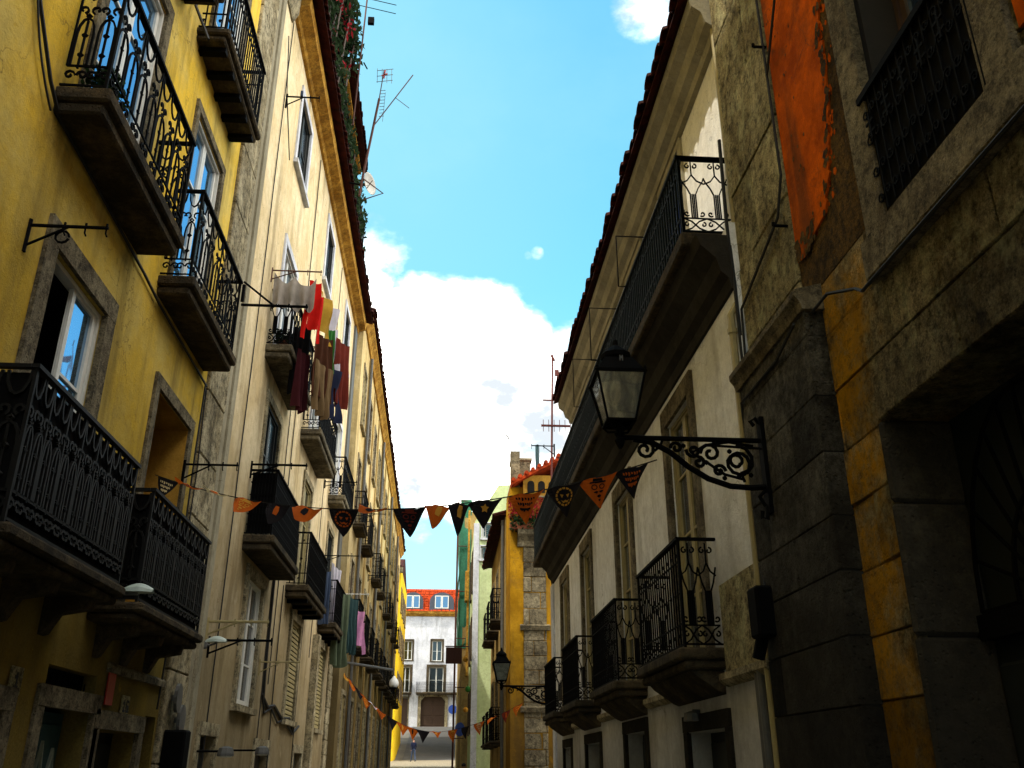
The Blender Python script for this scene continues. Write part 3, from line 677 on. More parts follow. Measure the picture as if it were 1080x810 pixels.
balcony(BF, TF, -6.4, -3.6, 9.6, .7, .25, 1.1, 'bars', 'greeniron', corbels=2, thick=2.2)
m = M(); m.profile(TF, [(-.02,18.2),(.15,18.25),(.4,18.5),(.45,18.75),(-.02,18.75)], -11, 11); build('cornice', m, MT['ochrestone'], BF)
m = M(); nn = 88
for i in range(nn):                                        # corrugated clay mansard
    x0 = -11+22*i/nn; x1 = x0+22/nn; xm = (x0+x1)/2
    for a0, a1, q0, q1 in ((x0,xm,0,.1),(xm,x1,.1,0)):
        m.face([(a0,109.6-q0,18.76),(a1,109.6-q1,18.76),(a1,111.6-q1,21.7),(a0,111.6-q0,21.7)]); m.face([(a0,111.6,21.7),(a1,111.6,21.7),(a1,116,22.2),(a0,116,22.2)])
m.face([(-11,120,18.76),(11,120,18.76),(11,116,22.2),(-11,116,22.2)]); m.face([(-11,109.6,18.76),(-11,111.6,21.7),(-11,116,22.2),(-11,120,18.76)]); m.face([(11,109.6,18.76),(11,111.6,21.7),(11,116,22.2),(11,120,18.76)])
for r_ in range(9):
    q = r_/9; y_ = 109.6+2*q; z_ = 18.76+2.94*q
    for i in range(44):
        x0 = -11+.5*i+R.uniform(0,.1)
        if R.random() < .8: m.var = R.random(); m.hexa([(x0,y_-.14,z_),(x0+.4,y_-.14,z_),(x0+.4,y_-.1,z_+.02),(x0,y_-.1,z_+.02),(x0,y_+.0,z_+.2),(x0+.4,y_+.0,z_+.2),(x0+.4,y_+.06,z_+.2),(x0,y_+.06,z_+.2)])
build('mansard_roof', m, MT['redtile'], BF)
for cx, w in ((-3.9,1.25),(-.45,1.45),(4.0,1.4)):
    pr = [(cx-w,18.8)]+[(cx+w*math.cos(math.pi*(1-i/12)), 19.9+1.1*math.sin(math.pi*(1-i/12))) for i in range(13)]+[(cx+w,18.8)]
    m = M(); m.prism(TF, pr, -3, .35); dm = build('dormer', m, MT['slate'], BF)
    T5 = Fy(109.64)
    f = M()
    for q in (-.42, .42): f.box(T5, cx+q-.4, cx+q-.3, .0, .08, 19.1, 20.6); f.box(T5, cx+q+.3, cx+q+.4, .0, .08, 19.1, 20.6); f.box(T5, cx+q-.3, cx+q+.3, .0, .075, 20.5, 20.6); f.box(T5, cx+q-.3, cx+q+.3, .0, .075, 19.1, 19.2)
    build('frame', f, MT['whitepaint'], dm); f = M(); f.box(T5, cx-.72, cx+.72, -.0, .03, 19.15, 20.55); build('pane', f, MT['glass'], dm)
m = M(); m.lathe((0,0,0), [(.0001,-.04),(.5,-.04),(.5,.04),(.0001,.04)], 20)
for i in range(len(m.v)): x, y, z = m.v[i]; m.v[i] = (1.15+x, 109.5+z, 7.75+y+.0)
o = build('round_sign', m, MT['signblue']); tag(o, 'small round blue sign beside the arched doorway at the street end', 'sign')

# ================================================================ RIGHT 1: near stone house
RX = 2.75; TR = Fx(RX, -1)
S1 = thing('stone_house', 'dark stone block house with iron fronted window and huge doorway, nearest right', 'house', (2.75, 3, 0))
OR = [(3.5,4.64,4.82,7.6),(2.2,5.22,-.2,3.68)]
m = M(); wall(m, TR, -8, 7.42, -.2, 12, [(a,b,c,d) for a,b,c,d in OR], .5); shell(m, TR, -8, 7.42, -.2, 12, 9)
for i in range(len(m.v)): x, y, z = m.v[i]; m.v[i] = (x+.06, y, z)
build('wall', m, MT['mortar'], S1)
m = M(); blocks(m, TR, -3, 6.1, -.2, 4.95, [(OR[0][0]-.25,OR[0][1]+.25,4.5,9),(2.2,5.22,-.2,3.68)], .42, .85, .01, -.3, .005, 5, bev=(.004,.012)); build('stone_blocks', m, MT['blocks'], S1)
m = M(); blocks(m, TR, 6.12, 7.42, -.2, 12, [], .9, 1.3, .008, -.3, .007, 12, bev=(.004,.014)); build('corner_slabs', m, MT['stucco'], S1)
m = M(); blocks(m, TR, -3, 4.92, 4.96, 12, [(OR[0][0]-.25,OR[0][1]+.25,4.5,7.9)], .9, 1.2, .008, -.3, .004, 6); build('upper_stonework', m, MT['stucco'], S1)
# bare render and the orange plaster patch with a ragged edge
m = M(); m.box(TR, 4.93, 6.11, -.3, -.012, 4.96, 12); build('bare_render', m, MT['browncut'], S1)
pl = [(6.09,12),(6.09,5.35)]+[(5.95,5.3),(5.85,5.42),(5.75,5.38)]
z = 5.42; r5 = random.Random(4)
while z < 12: pl.append((5.06+.48*math.exp(-max(0,z-5.35)*1.5)+.018*noise.noise(Vector((z*3,1,2)))*2+r5.uniform(-.03,.03)*(r5.random()**2)*1.6, z)); z += .035
pl.append((5.05,12))
m = M(); c0 = (6.1, 8)
n = len(pl); vs = [TR(u,.02,z) for u, z in pl]; vs2 = [TR(u,-.03,z) for u, z in pl]
L = [(u, z) for u, z in pl[4:]]
for (ua, za), (ub, zb) in zip(L, L[1:]): m.face([TR(ua,.004,za),TR(6.09,.004,za),TR(6.09,.004,zb),TR(ub,.004,zb)]); m.face([TR(ua,.004,za),TR(ub,.004,zb),TR(ub,-.03,zb),TR(ua,-.03,za)])
m.face([TR(6.09,.004,L[0][1]),TR(6.09,.004,5.33),TR(5.95,.004,5.3),TR(5.85,.004,5.36),TR(5.75,.004,5.38),TR(L[0][0],.004,L[0][1])])
edge = [(u, z_) for u, z_ in pl[4:] if z_ < 11]
def chip(mm, u, z_, r, d):
    n_ = r5.randint(5,8); mm.face([TR(u+r*r5.uniform(.5,1)*math.cos(2*math.pi*q/n_), d, z_+1.4*r*r5.uniform(.5,1)*math.sin(2*math.pi*q/n_)) for q in range(n_)])
for _ in range(110):
    u, z_ = r5.choice(edge); chip(m, u-abs(r5.gauss(0,.05))-.01, z_, r5.uniform(.008,.035), -.009)
m.cur = 1
for _ in range(150):
    u, z_ = r5.choice(edge); chip(m, u+abs(r5.gauss(0,.05)), z_, r5.uniform(.01,.045), .0065+r5.random()*.002)
for _ in range(45): chip(m, r5.uniform(5.6,6.05), r5.uniform(5.4,9), r5.uniform(.005,.02), .0065+r5.random()*.002)
for _ in range(26): chip(m, r5.uniform(5.72,6.08), r5.uniform(5.3,5.5), r5.uniform(.015,.05), .0065+r5.random()*.002)
build('orange_plaster', m, [MT['orange'], MT['browncut']], S1)
m = M(); m.box(TR, 1.2, 3.2, .0, .016, 4.95, 12); build('orange_plaster', m, MT['orange'], S1)
# stone pilaster standing proud, with a moulded cap
TP = Fx(2.6, -1)
m = M(); blocks(m, TP, 5.8, 7.36, -.2, 4.75, [], .42, 1.1, .002, -.16, .0035, 9, bev=(.003,.007)); build('pilaster', m, MT['greystone'], S1)
m = M(); m.box(TP, 5.81, 7.35, -.14, -.014, -.2, 4.75); build('pilaster_core', m, MT['mortar'], S1)
m = M(); m.profile(TP, [(-.15,4.74),(.02,4.74),(.035,4.8),(.07,4.85),(.07,4.9),(-.15,4.96)], 5.76, 7.4); build('pilaster_cap', m, MT['stone'], S1)
# window
w = window(S1, TR, *OR[0], rev=.4, smat='stone', fmat='brownwood', gmat='glass', sill=False, rows=4, sw=.26, sd=.05)
m = M(); m.cbox(TR, 3.15, 4.98, -.1, .075, 4.5, 4.815, .025); build('sill', m, MT['stone'], w)
m = M(); m.box(TR, 3.46, 4.67, .02, .03, 4.83, 5.74); m.box(TR, 3.44, 4.69, -.005, .07, 5.72, 5.77)
for i in range(12):
    u = 3.48+i*.1; m.tube([TR(u,.045,4.84), TR(u,.045,5.72)], .009, 4)
    for zz, rr in ((5.6,.04),(5.4,.045),(5.15,.045),(4.95,.04)): m.tube([TR(u+a-u if False else a, .05, b) for a, b in spiral(u+.056, zz, rr, i % 2*3.14, 1.2)], .008, 4)
for i in range(5): m.box(TR, 3.66+i*.22, 3.76+i*.22, .055, .062, 5.42, 5.44); m.box(TR, 3.66+i*.22, 3.76+i*.22, .055, .062, 5.5, 5.52); m.box(TR, 3.7+i*.22, 3.72+i*.22, .055, .063, 5.38, 5.58)
build('iron_guard', m, MT['iron'], w)
# doorway
for u0_, u1_ in ((5.19,5.24),(2.18,2.22)):
    m = M()
    for z0_, z1_, v_ in ((-.2,.7,.3),(.71,1.5,.8),(1.51,2.3,.45),(2.31,3.1,.7),(3.11,3.64,.35)): m.var = v_; m.cbox(TR, u0_, u1_, -.44, .022, z0_, z1_, .02)
    build('doorway_jamb', m, MT['jamb'], S1)
m = M()
for a_, b_ in ((2.19,3.1),(3.107,4.2),(4.207,5.22)): m.var = a_ % 1; m.cbox(TR, a_, b_, -.44, .016, 3.65, 3.95, .012)
build('lintel', m, MT['blocks'], S1)
m = M(); m.box(TR, 2.2, 5.22, -.62, -.45, -.2, 3.68); dd = build('gate', m, MT['darkwood'], S1)
m = M(); m.box(TR, 2.2, 5.22, -.45, -.36, 2.28, 2.42)
for k_ in range(2):
    cx = 2.96+1.5*k_
    for a in range(0, 181, 15): m.tube([TR(cx+.12*math.cos(rad(a)),-.4,2.44+.12*math.sin(rad(a))), TR(cx+.72*math.cos(rad(a)),-.4,2.44+1.18*math.sin(rad(a)))], .012, 4)
    for rr in (.12,.35,.72): m.tube([TR(cx+rr*math.cos(rad(a)),-.4,2.44+rr*1.6*math.sin(rad(a))) for a in range(0,181,12)], .014, 4)
build('fanlight_ironwork', m, MT['iron'], dd)
m = M()
for k_ in range(4):
    for q in range(2): m.cbox(TR, 2.28+k_*.74, 2.94+k_*.74, -.45, -.415, 0+q*1.1+.1, 1.05+q*1.1, .02)
build('door_panels', m, MT['darkwood'], dd)
tile_eave(S1, TR, -8, 7.42, .4, 12.0); roof(S1, TR, -8, 7.42, 12, 9, over=.2)

# ================================================================ RIGHT 2: white house
S2 = thing('white_balcony_house', 'white house with long top balcony and four stepped balconies, right side', 'house', (2.7, 15, 0))
TW = Fx(2.7, -1); TU = Fx(2.85, -1)
cw = [9.85, 13.4, 17.2, 20.5]
OW = [(c-.55,c+.55,2.67,5.5,.13) for c in cw]+[(8.95,10.4,-.2,1.95,.3),(12.6,14.0,-.2,2.05,.3),(16.3,17.9,-.2,2.0,.3),(20.0,21.2,-.2,2.0,.3)]
m = M(); wall(m, TW, 7.44, 23.0, -.2, 6.6, OW); shell(m, TW, 7.44, 23.0, -.2, 6.6, 8); build('wall', m, MT['white'], S2)
OT = [(c-.5,c+.5,6.66,8.95,.12) for c in (9.85,12.3,14.9,17.5)]
m = M(); wall(m, TU, 7.44, 19.7, 6.6, 9.7, OT); shell(m, TU, 7.44, 19.7, 6.6, 9.7, 7.8); build('upper_wall', m, MT['whitelit'], S2)
for i, o in enumerate(OW[:4]): window(S2, TW, *o[:4], rev=.13, smat='stone', fmat='creampaint', gmat='glass_dim', sill=False, kind='balcony_door', sw=.17, rows=4, sd=.04, lintel=.05)
for o in OT: window(S2, TU, *o[:4], rev=.12, smat='cornicew', fmat='signblue', gmat='glass', sill=False, kind='balcony_door', sw=.13, rows=3)
for o in OW[4:]: street_door(S2, TW, o, 'darkwood', .3, sm='greystone')
# stone wall base course patch near the first balcony, string course
m = M(); m.box(TW, 7.44, 8.78, -.05, .02, 2.42, 3.25); build('stone_dado', m, MT['stucco'], S2)
for a, b in ((7.44,8.8),(10.9,12.3),(14.5,16.1),(18.3,19.4)): m = M(); m.profile(TW, [(-.02,2.3),(.05,2.32),(.09,2.36),(.09,2.42),(-.02,2.44)], a, b); build('string_course', m, MT['palestone'], S2)
# moulding below the top balcony
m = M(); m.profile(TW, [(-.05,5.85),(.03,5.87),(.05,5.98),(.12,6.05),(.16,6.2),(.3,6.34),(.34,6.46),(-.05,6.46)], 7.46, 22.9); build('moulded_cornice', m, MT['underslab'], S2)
m = M(); m.cbox(TU, 7.68, 23.7, -.1, .57, 6.465, 6.63, .02); b = build('long_balcony', m, MT['slab'], S2)
railing(TU, 7.72, 23.66, .53, 6.63, .93, 'bars', MT['greeniron'], b, pw=.42, thick=1.9, sides=(0,0))
railing(TU, 7.72, 7.74, .52, 6.63, .93, 'scroll', MT['greeniron'], b, pw=.42, thick=1.05, sides=(1,0))
for i, (a, b_) in enumerate(((8.8,10.87),(12.36,14.48),(16.12,18.25),(19.47,21.5))):
    balcony(S2, TW, a, b_, 2.67, .42, .2, 1.05, 'scroll', corbels=0, smat='slab', thick=1.25, front='bars')
    m = M(); m.profile(TW, [(-.02,2.24),(.06,2.27),(.28,2.42),(.32,2.465),(-.02,2.465)], a+.1, b_-.1); build('bracket_block', m, MT['slab'], S2)
m = M(); m.profile(TU, [(-.02,9.05),(.06,9.07),(.08,9.16),(.16,9.22),(.2,9.36),(.3,9.44),(.32,9.56),(-.02,9.58)], 7.44, 19.75); build('eave_cornice', m, MT['cornicew'], S2)
tile_eave(S2, TU, 7.44, 19.8, .47, 9.62, back=1.3, slope=.35, pitch=.26)
roof(S2, TU, 7.44, 19.75, 9.66, 7.8, over=.1)
m = M(); m.box(TW, 22.55, 23.0, .001, .05, -.2, 5.84); build('white_end_pilaster', m, MT['whitewash'], S2)
m = M(); m.tube([TW(7.52,.05,.0), TW(7.52,.05,5.6), TW(7.5,-.09,5.84), TW(7.5,-.09,9.5)], .036, 8)
for z in (1, 2.6, 4.2, 5.4): m.tube([TW(7.52,.05,z), TW(7.52,.05,z+.05)], .046, 8)
build('downpipe', m, MT['creampaint'], S2)
m = M(); m.tube([TW(7.72,.05,.0), TW(7.72,.05,2.4)], .035, 8); m.tube([TW(7.82,.05,.0), TW(7.82,.05,2.4)], .025, 8); build('cable_conduit', m, MT['galv'], S2)

# ================================================================ RIGHT 3: ochre house with corner pilaster
S3 = thing('ochre_house', 'ochre yellow house end with a pale stone pilaster and red flowered ledge', 'house', (4, 28, 0))
T6 = Fy(28)
m = M(); wall(m, T6, 1.98, 9, -.2, 9.95, [(3.5,3.9,5.2,6.6,.15)]); shell(m, T6, 1.98, 9, -.2, 9.95, 2.0); build('wall', m, MT['ochre'], S3)
window(S3, T6, 3.5, 3.9, 5.2, 6.6, rev=.15, gmat='glass_dim')
m = M(); blocks(m, Fy(27.98), 2.38, 3.1, -.2, 8.0, [], .45, .75, .02, -.1, .008, 14); build('stone_pilaster', m, MT['stone'], S3)
m = M(); T7 = Fy(27.98); m.profile(T7, [(-.05,8.0),(.08,8.0),(.12,8.15),(.3,8.35),(.32,8.5),(-.05,8.5)], 2.2, 3.4); build('pilaster_capital', m, MT['stone'], S3)
for z in (5.45, 3.1): m = M(); m.profile(T7, [(-.05,z),(.06,z),(.1,z+.13),(-.05,z+.19)], 2.28, 3.2); build('pilaster_band', m, MT['stone'], S3)
m = M(); m.box(T6, 2.38, 3.75, .002, .2, 8.55, 10.3); dm = build('dormer_front', m, MT['reveal'], S3)
T8 = Fy(27.79)
for i in range(3):
    m = M(); a = 2.52+i*.34; m.prism(T8, [(a,9.72),(a+.22,9.72),(a+.22,10.0)]+[(a+.11+.11*math.cos(rad(q)),10.0+.11*math.sin(rad(q))) for q in range(30,180,30)]+[(a,10.0)], -.02, .012); build('arched_vent', m, MT['blackout'], dm)
m = M(); m.box(T8, 2.34, 3.75, .0, .08, 9.55, 9.6); build('ledge', m, MT['stone'], dm)
m = M(); m.mesh([T6(2.0,.45,10.0),T6(4.4,.45,11.35),T6(4.4,-2,11.35),T6(2.0,-2,10.0),T6(2.0,.45,9.9),T6(4.4,.45,11.25),T6(4.4,-2,11.25),T6(2.0,-2,9.9)], [(0,1,2,3),(4,7,6,5),(0,4,5,1),(1,5,6,2),(2,6,7,3),(3,7,4,0)])
for i in range(11): q = i/11; m.tube([T6(2.05+2.3*q,.5,10.06+1.33*q), T6(2.05+2.3*q,-2,10.06+1.33*q)], .07, 6)
m.mesh([T6(4.4,.45,11.35),T6(9,.45,9.95),T6(9,-2,9.95),T6(4.4,-2,11.35)], [(0,1,2,3)])
build('tiled_roof', m, MT['redtile'], S3)
m = M(); m.mesh([T6(3.75,.003,9.95),T6(4.4,.003,9.95),T6(4.4,.003,11.2),T6(3.75,.003,10.9)], [(0,1,2,3)]); build('gable_infill', m, MT['ochre'], S3)
m = M(); m.box(T6, 2.0, 2.3, -.4, -.1, 9.96, 11.2); build('chimney', m, MT['stone'], S3)
m = M(); m.tube([(2.9,28.3,10.4),(2.9,28.3,11.5)], .07, 8); build('flue_pipe', m, MT['teal'], S3)
def leaves(name, n, box, sz, mat, parent=None, seed=0, droop=0):
    r = random.Random(seed); m = M()
    for i in range(n):
        c = Vector([r.uniform(box[2*k], box[2*k+1]) for k in range(3)]); 
        if droop: c.z -= droop*r.random()**3
        a = Vector((r.gauss(0,1), r.gauss(0,1), r.gauss(0,1))).normalized()*sz*r.uniform(.6,1.4); b = a.orthogonal().normalized()*sz*.5
        m.face([c-a, c+b, c+a, c-b])
    return build(name, m, mat, parent, fix=False)
fb = thing('flower_box', 'mass of red flowers over green leaves on the ledge of the ochre house', 'flowers', (2.8,27.6,8.5))
m = M(); m.box(T7, 1.95, 3.4, .02, .3, 8.51, 8.72); build('planter', m, MT['clay'], fb)
leaves('foliage', 500, (1.95,3.35,27.55,27.9,8.6,8.95), .07, MT['leaf'], fb, 3, .2); leaves('flowers', 900, (1.9,3.35,27.55,27.95,8.85,9.5), .055, MT['redleaf'], fb, 4)

# ================================================================ RIGHT 4: beige house
S4 = thing('beige_house', 'brownish beige house with dark overhanging eave behind the ochre one', 'house', (2, 30, 0))
T9 = Fx(1.95, -1)
ops = [(u,u+.9,z,z+2.1) for u in (31.2,33.9,36.6) for z in (2.4,6.2)]
m = M(); wall(m, T9, 30.05, 39.0, -.2, 9.5, ops); shell(m, T9, 30.05, 39.0, -.2, 9.5, 7); build('wall', m, MT['beige'], S4)
for o in ops:
    window(S4, T9, *o, smat='stone', fmat='brownwood', gmat='glass_black', sill=False)
    balcony(S4, T9, o[0]-.4, o[1]+.4, o[2], .4, .15, 1.0, 'bars', corbels=0, thick=1.8)
tile_eave(S4, T9, 30, 39.1, .42, 9.55, back=1., slope=.3); roof(S4, T9, 30, 39, 9.56, 7, over=.2)
m = M(); m.box(T9, 30.3, 31.0, -.9, -.25, 9.5, 11.6); m.cbox(T9, 30.25, 31.05, -.95, -.2, 11.6, 11.7, .02); build('chimney', m, MT['stone'], S4)
m = M(); m.tube([T9(30.15,.08,0), T9(30.15,.08,9.4)], .055, 8); build('downpipe', m, MT['galv'], S4)

# ================================================================ RIGHT 5: pale green house
S5 = thing('pale_green_house', 'tall pale green house with teal shuttered gable windows, right of the sky gap', 'house', (2, 42, 0))
T10 = Fy(42)
ops = [(1.62,2.05,11.6,12.3),(1.56,1.86,10.6,11.2)]
m = M()
wall(m, T10, 1.3, 8, -.2, 12.4, ops, .15); m.face([T10(1.3,0,12.4),T10(8,0,12.4),T10(8,0,14.5),T10(2.4,0,14.2)]); m.face([T10(1.3,0,12.4),T10(2.4,0,14.2),T10(2.4,-7,14.2),T10(1.3,-7,12.4)]); m.face([T10(2.4,0,14.2),T10(8,0,14.5),T10(8,-7,14.5),T10(2.4,-7,14.2)])
shell(m, T10, 1.3, 8, -.2, 12.4, 7); build('wall', m, MT['green'], S5)
for o in ops:
    w = window(S5, T10, *o, rev=.15, smat='whitewash', fmat='whitepaint', gmat='glass_dim', sw=.04, rows=2); shutter(w, T10, o[0]+(o[1]-o[0])*.45, o[1], o[2]+.02, o[3]-.02, 'teal')
m = M(); m.box(T10, 1.24, 1.5, -.02, .04, -.2, 12.3); build('corner_strip', m, MT['whitewash'], S5)
T11 = Fx(1.3, -1)
for u in (43.0, 45.6):
    for z in (3.0, 6.2, 9.3):
        w = window(S5, T11, u, u+.9, z, z+1.9, rev=-.02, smat='palestone', fmat='brownwood', gmat='glass_black', sd=.05, sill=False)
# ================================================================ RIGHT 6: scaffolded house
S6 = thing('netted_house', 'tall house wrapped in green scaffold netting at the far right', 'house', (1.5, 58, 1))
T12 = Fx(.95, -1)
m = M(); wall(m, T12, 50, 66, .5, 15.0, []); shell(m, T12, 50, 66, .5, 15.0, 8); build('wall', m, MT['beige'], S6)
m = M(); ny = 10; nz = 26; T13 = Fx(.72, -1); g = []
for j in range(nz+1):
    for i in range(ny+1):
        u = 50.0+4.5*i/ny; z = 7.5+8.2*j/nz; g.append(T13(u, .07*noise.noise(Vector((u*.9,z*.7,0)))*2, z))
for j in range(nz):
    for i in range(ny): a = j*(ny+1)+i; m.mesh([g[a],g[a+1],g[a+ny+2],g[a+ny+1]], [(0,1,2,3)])
g2 = []
for j in range(nz+1):
    for i in range(5): x = .72+.62*i/4; z = 7.5+8.2*j/nz+.0; g2.append((x, 49.98+.08*noise.noise(Vector((x*3,z*.8,5))), z))
for j in range(nz):
    for i in range(4): a = j*5+i; m.mesh([g2[a],g2[a+1],g2[a+6],g2[a+5]], [(0,1,2,3)])
build('netting', m, MT['net'], S6)
m = M()
for u in (49.9, 51.5, 53, 54.6):
    m.tube([T13(u,.12,.5), T13(u,.12,16)], .03, 5)
for z in (3, 5.5, 8, 10.5, 13, 15.6): m.tube([T13(49.9,.12,z), T13(54.6,.12,z)], .025, 5); m.tube([T13(49.9,.12,z), T13(49.9,-.4,z)], .025, 5)
build('scaffold_poles', m, MT['rust'], S6)
m = M(); m.box(I3, 1.14, 1.24, 48.9, 49.5, 6, 14.8); m.cbox(Fy(48.9), 1.02, 1.24, -.5, .15, 9.8, 11.4, .03); build('ochre_pier', m, MT['ochrestone'], S6)
S7 = thing('plain_house', 'plain dark fronted house beyond the netting, mostly hidden', 'house', (1.6, 88, 2))
m = M(); T14 = Fx(1.9, -1); ops = [(u,u+1,z,z+2) for u in (86,90,94,98) for z in (5,9,13)]
wall(m, T14, 84, 104, 2, 16, ops); shell(m, T14, 84, 104, 2, 16, 9); build('wall', m, MT['beige'], S7)
for o in ops: window(S7, T14, *o, smat='stone', fmat='brownwood', gmat='glass_black')

# ================================================================ LANTERNS
def lantern(T, u, z, reach, label, cat='street lamp', sc=1., group='wall lanterns on scrolled brackets', sd=1):
    # T: wall frame; bracket runs out along d; z = height of the top bar
    o = thing('street_lantern', label, cat, T(u,0,z-.6), group)
    m = M(); b = .022
    m.tube([T(u,.02,z),T(u,reach+.02,z)], b, 6); m.tube([T(u,.02,z-.07),T(u,reach*.4,z-.05)], .012, 4)
    m.box(T, u-.05, u+.05, .001, .035, z-.62, z+.2)
    S = lambda pts, r=.013: m.tube([T(u, a, z+b_) for a, b_ in pts], r, 5)
    k_ = reach/1.2
    S([(.03,-.4),(.15,-.41),(.32,-.4),(.5,-.34),(.66,-.24),(.8,-.12),(.95,-.04),(1.1,-.015)] if k_ else [], .026)
    for cx, cz, r, a0, tr, fl in ((.24,-.19,.15,1.57,1.35,1),(.24,-.19,.12,4.6,1.2,-1),(.46,-.12,.085,0,1.3,1),(.6,-.1,.06,3,1.3,-1),(.74,-.08,.05,0,1.2,1),(1.0,-.1,.085,1.57,1.4,1),(.4,-.27,.055,0,1.2,-1),(.56,-.2,.05,1.5,1.2,1)):
        S(spiral(cx*k_, cz, r, a0, tr, 14, fl, .2), .016)
    S([(.1,-.05),(.3,-.02),(.5,-.05),(.62,-.12),(.5,-.2),(.36,-.3),(.2,-.34)])
    S([(.2,-.36),(.22,-.28),(.16,-.26)]); S([(.85,-.0),(.88,-.07),(.93,-.11)])
    for a, b_ in ((.3,-.1),(.5,-.2),(.36,-.33),(.68,-.06),(.14,-.3),(.42,-.02)): m.lathe(T(u, a*k_, z+b_), [(.003,-.022),(.02,-.008),(.02,.008),(.003,.022)], 6)
    S([(.02,.0),(.02,.14),(.06,.2),(.1,.17),(.07,.13)], .018); S([(.02,-.55),(.04,-.66),(.09,-.66),(.08,-.6)], .018); S([(.03,-.42),(.09,-.48),(.05,-.56)], .016)
    build('bracket', m, MT['iron'], o)
    cx, cy, _ = T(u, reach, z); zb = z+.0
    m = M(); m.lathe((cx,cy,zb), [(.012,-.1),(.03,-.07),(.045,-.03),(.03,0),(.045,.03),(.02,.08),(.03,.1)], 8); build('finial', m, MT['iron'], o)
    a0 = rad(45)
    q2 = math.sqrt(2)
    m = M()
    B_, Tt = .115, .2; z0, z1 = zb+.12, zb+.52
    for i in range(4):
        a = a0+i*math.pi/2; c_, s_ = math.cos(a)*q2, math.sin(a)*q2
        m.tube([(cx+B_*c_,cy+B_*s_,z0),(cx+Tt*c_,cy+Tt*s_,z1)], .012, 4)
        m.tube([(cx+.01*c_,cy+.01*s_,zb+.05),(cx+B_*.7*c_,cy+B_*.7*s_,zb+.07),(cx+B_*c_,cy+B_*s_,z0)], .01, 4)
        a2 = a+math.pi/2; c2, s2 = math.cos(a2)*q2, math.sin(a2)*q2
        m.tube([(cx+B_*c_,cy+B_*s_,z0),(cx+B_*c2,cy+B_*s2,z0)], .012, 4); m.tube([(cx+Tt*c_,cy+Tt*s_,z1),(cx+Tt*c2,cy+Tt*s2,z1)], .017, 4)
        m.lathe((cx+Tt*c_,cy+Tt*s_,z1), [(.005,-.01),(.022,.0),(.012,.02),(.016,.03),(.002,.06)], 6)
    build('lantern_frame', m, MT['iron'], o)
    m = M()
    for i in range(4):
        a = a0+i*math.pi/2; a2 = a+math.pi/2; P = [(math.cos(x)*q2, math.sin(x)*q2) for x in (a, a2)]
        m.face([(cx+B_*.97*P[0][0],cy+B_*.97*P[0][1],z0),(cx+B_*.97*P[1][0],cy+B_*.97*P[1][1],z0),(cx+Tt*.97*P[1][0],cy+Tt*.97*P[1][1],z1),(cx+Tt*.97*P[0][0],cy+Tt*.97*P[0][1],z1)])
    build('glazing', m, MT['lampglass'], o)
    m = M(); m.lathe((cx,cy,z1+.005), [(Tt*q2*1.0,0),(Tt*q2*.62,.14),(Tt*q2*.6,.15)], 4, a0); m.lathe((cx,cy,z1+.16), [(.1,0),(.13,.02),(.13,.06),(.09,.1),(.03,.15),(.02,.2),(.002,.22)], 10)
    build('lantern_roof', m, MT['iron'], o)
    return o
TLm = Fx(2.6, -1)
ln = lantern(TLm, 6.9, 4.1, 1.21, 'large black street lantern on scrolled iron bracket fixed to the dark stone pilaster')
lantern(TW, 22.8, 3.42, 1.3, 'smaller looking far street lantern on scrolled bracket before the ochre house')

# modern hooded lamps
def hood_lamp(x, y, z, wall_pt, label, grp=None, sgn=1):
    o = thing('hooded_lamp', label, 'lamp', wall_pt, grp)
    m = M(); m.tube([wall_pt, (wall_pt[0]+.1, wall_pt[1], wall_pt[2]), (x,y,z-.01)], .016, 6); m.lathe((wall_pt[0]+.01,wall_pt[1],wall_pt[2]-.05), [(.04,0),(.05,.02),(.05,.08),(.04,.1)], 8); build('arm', m, MT['galv'], o)
    m = M(); vs = []; n = 10
    for i in range(n+1):
        t = i/n; w = .1*math.sin(math.pi*min(1,.15+t*.8))**.6; h = .1*math.sin(math.pi*min(1,.12+t*.75))
        for j in range(7):
            a = math.pi*j/6; vs.append((x-.13*sgn+t*.26*sgn, y+.75*w*math.cos(a), z+.8*h*math.sin(a)))
    fs = [(i*7+j,i*7+j+1,(i+1)*7+j+1,(i+1)*7+j) for i in range(n) for j in range(6)]; m.mesh(vs, fs); m.mesh([vs[i*7] for i in range(n+1)]+[vs[i*7+6] for i in range(n,-1,-1)], [tuple(range(2*n+2))])
    build('hood', m, MT['hoodwhite'], o, smooth=False)
hood_lamp(-2.7, 8.22, 3.02, (-3.19,8.22,3.0), 'pale hooded lamp in the gap between the two black balconies of the yellow house', 'hooded street lamps on the left walls')
hood_lamp(-2.95, 12.3, 3.1, (-3.19,12.6,3.1), 'pale hooded lamp by the corner of yellow and cream houses', 'hooded street lamps on the left walls')
def flood(x, y, z, lab):
    o = thing('floodlight', lab, 'lamp', (x-.3,y,z), 'small floodlights low on the cream house')
    m = M(); m.tube([(-3.19,y,z),(x-.05,y,z)], .015, 5); build('arm', m, MT['iron'], o)
    m = M(); m.lathe((x,y,z-.06), [(.03,.12),(.09,.1),(.11,.03),(.11,0)], 10); build('housing', m, MT['galv'], o); m = M(); m.lathe((x,y,z-.075), [(.02,0),(.08,.005),(.09,.014)], 10); build('bulb', m, MT['bulb'], o)
flood(-2.8, 12.9, 1.8, 'small floodlight on thin arm, the nearer of the two low on the cream house'); flood(-2.75, 15.2, 1.85, 'small floodlight on thin arm, the farther of the two low on the cream house')
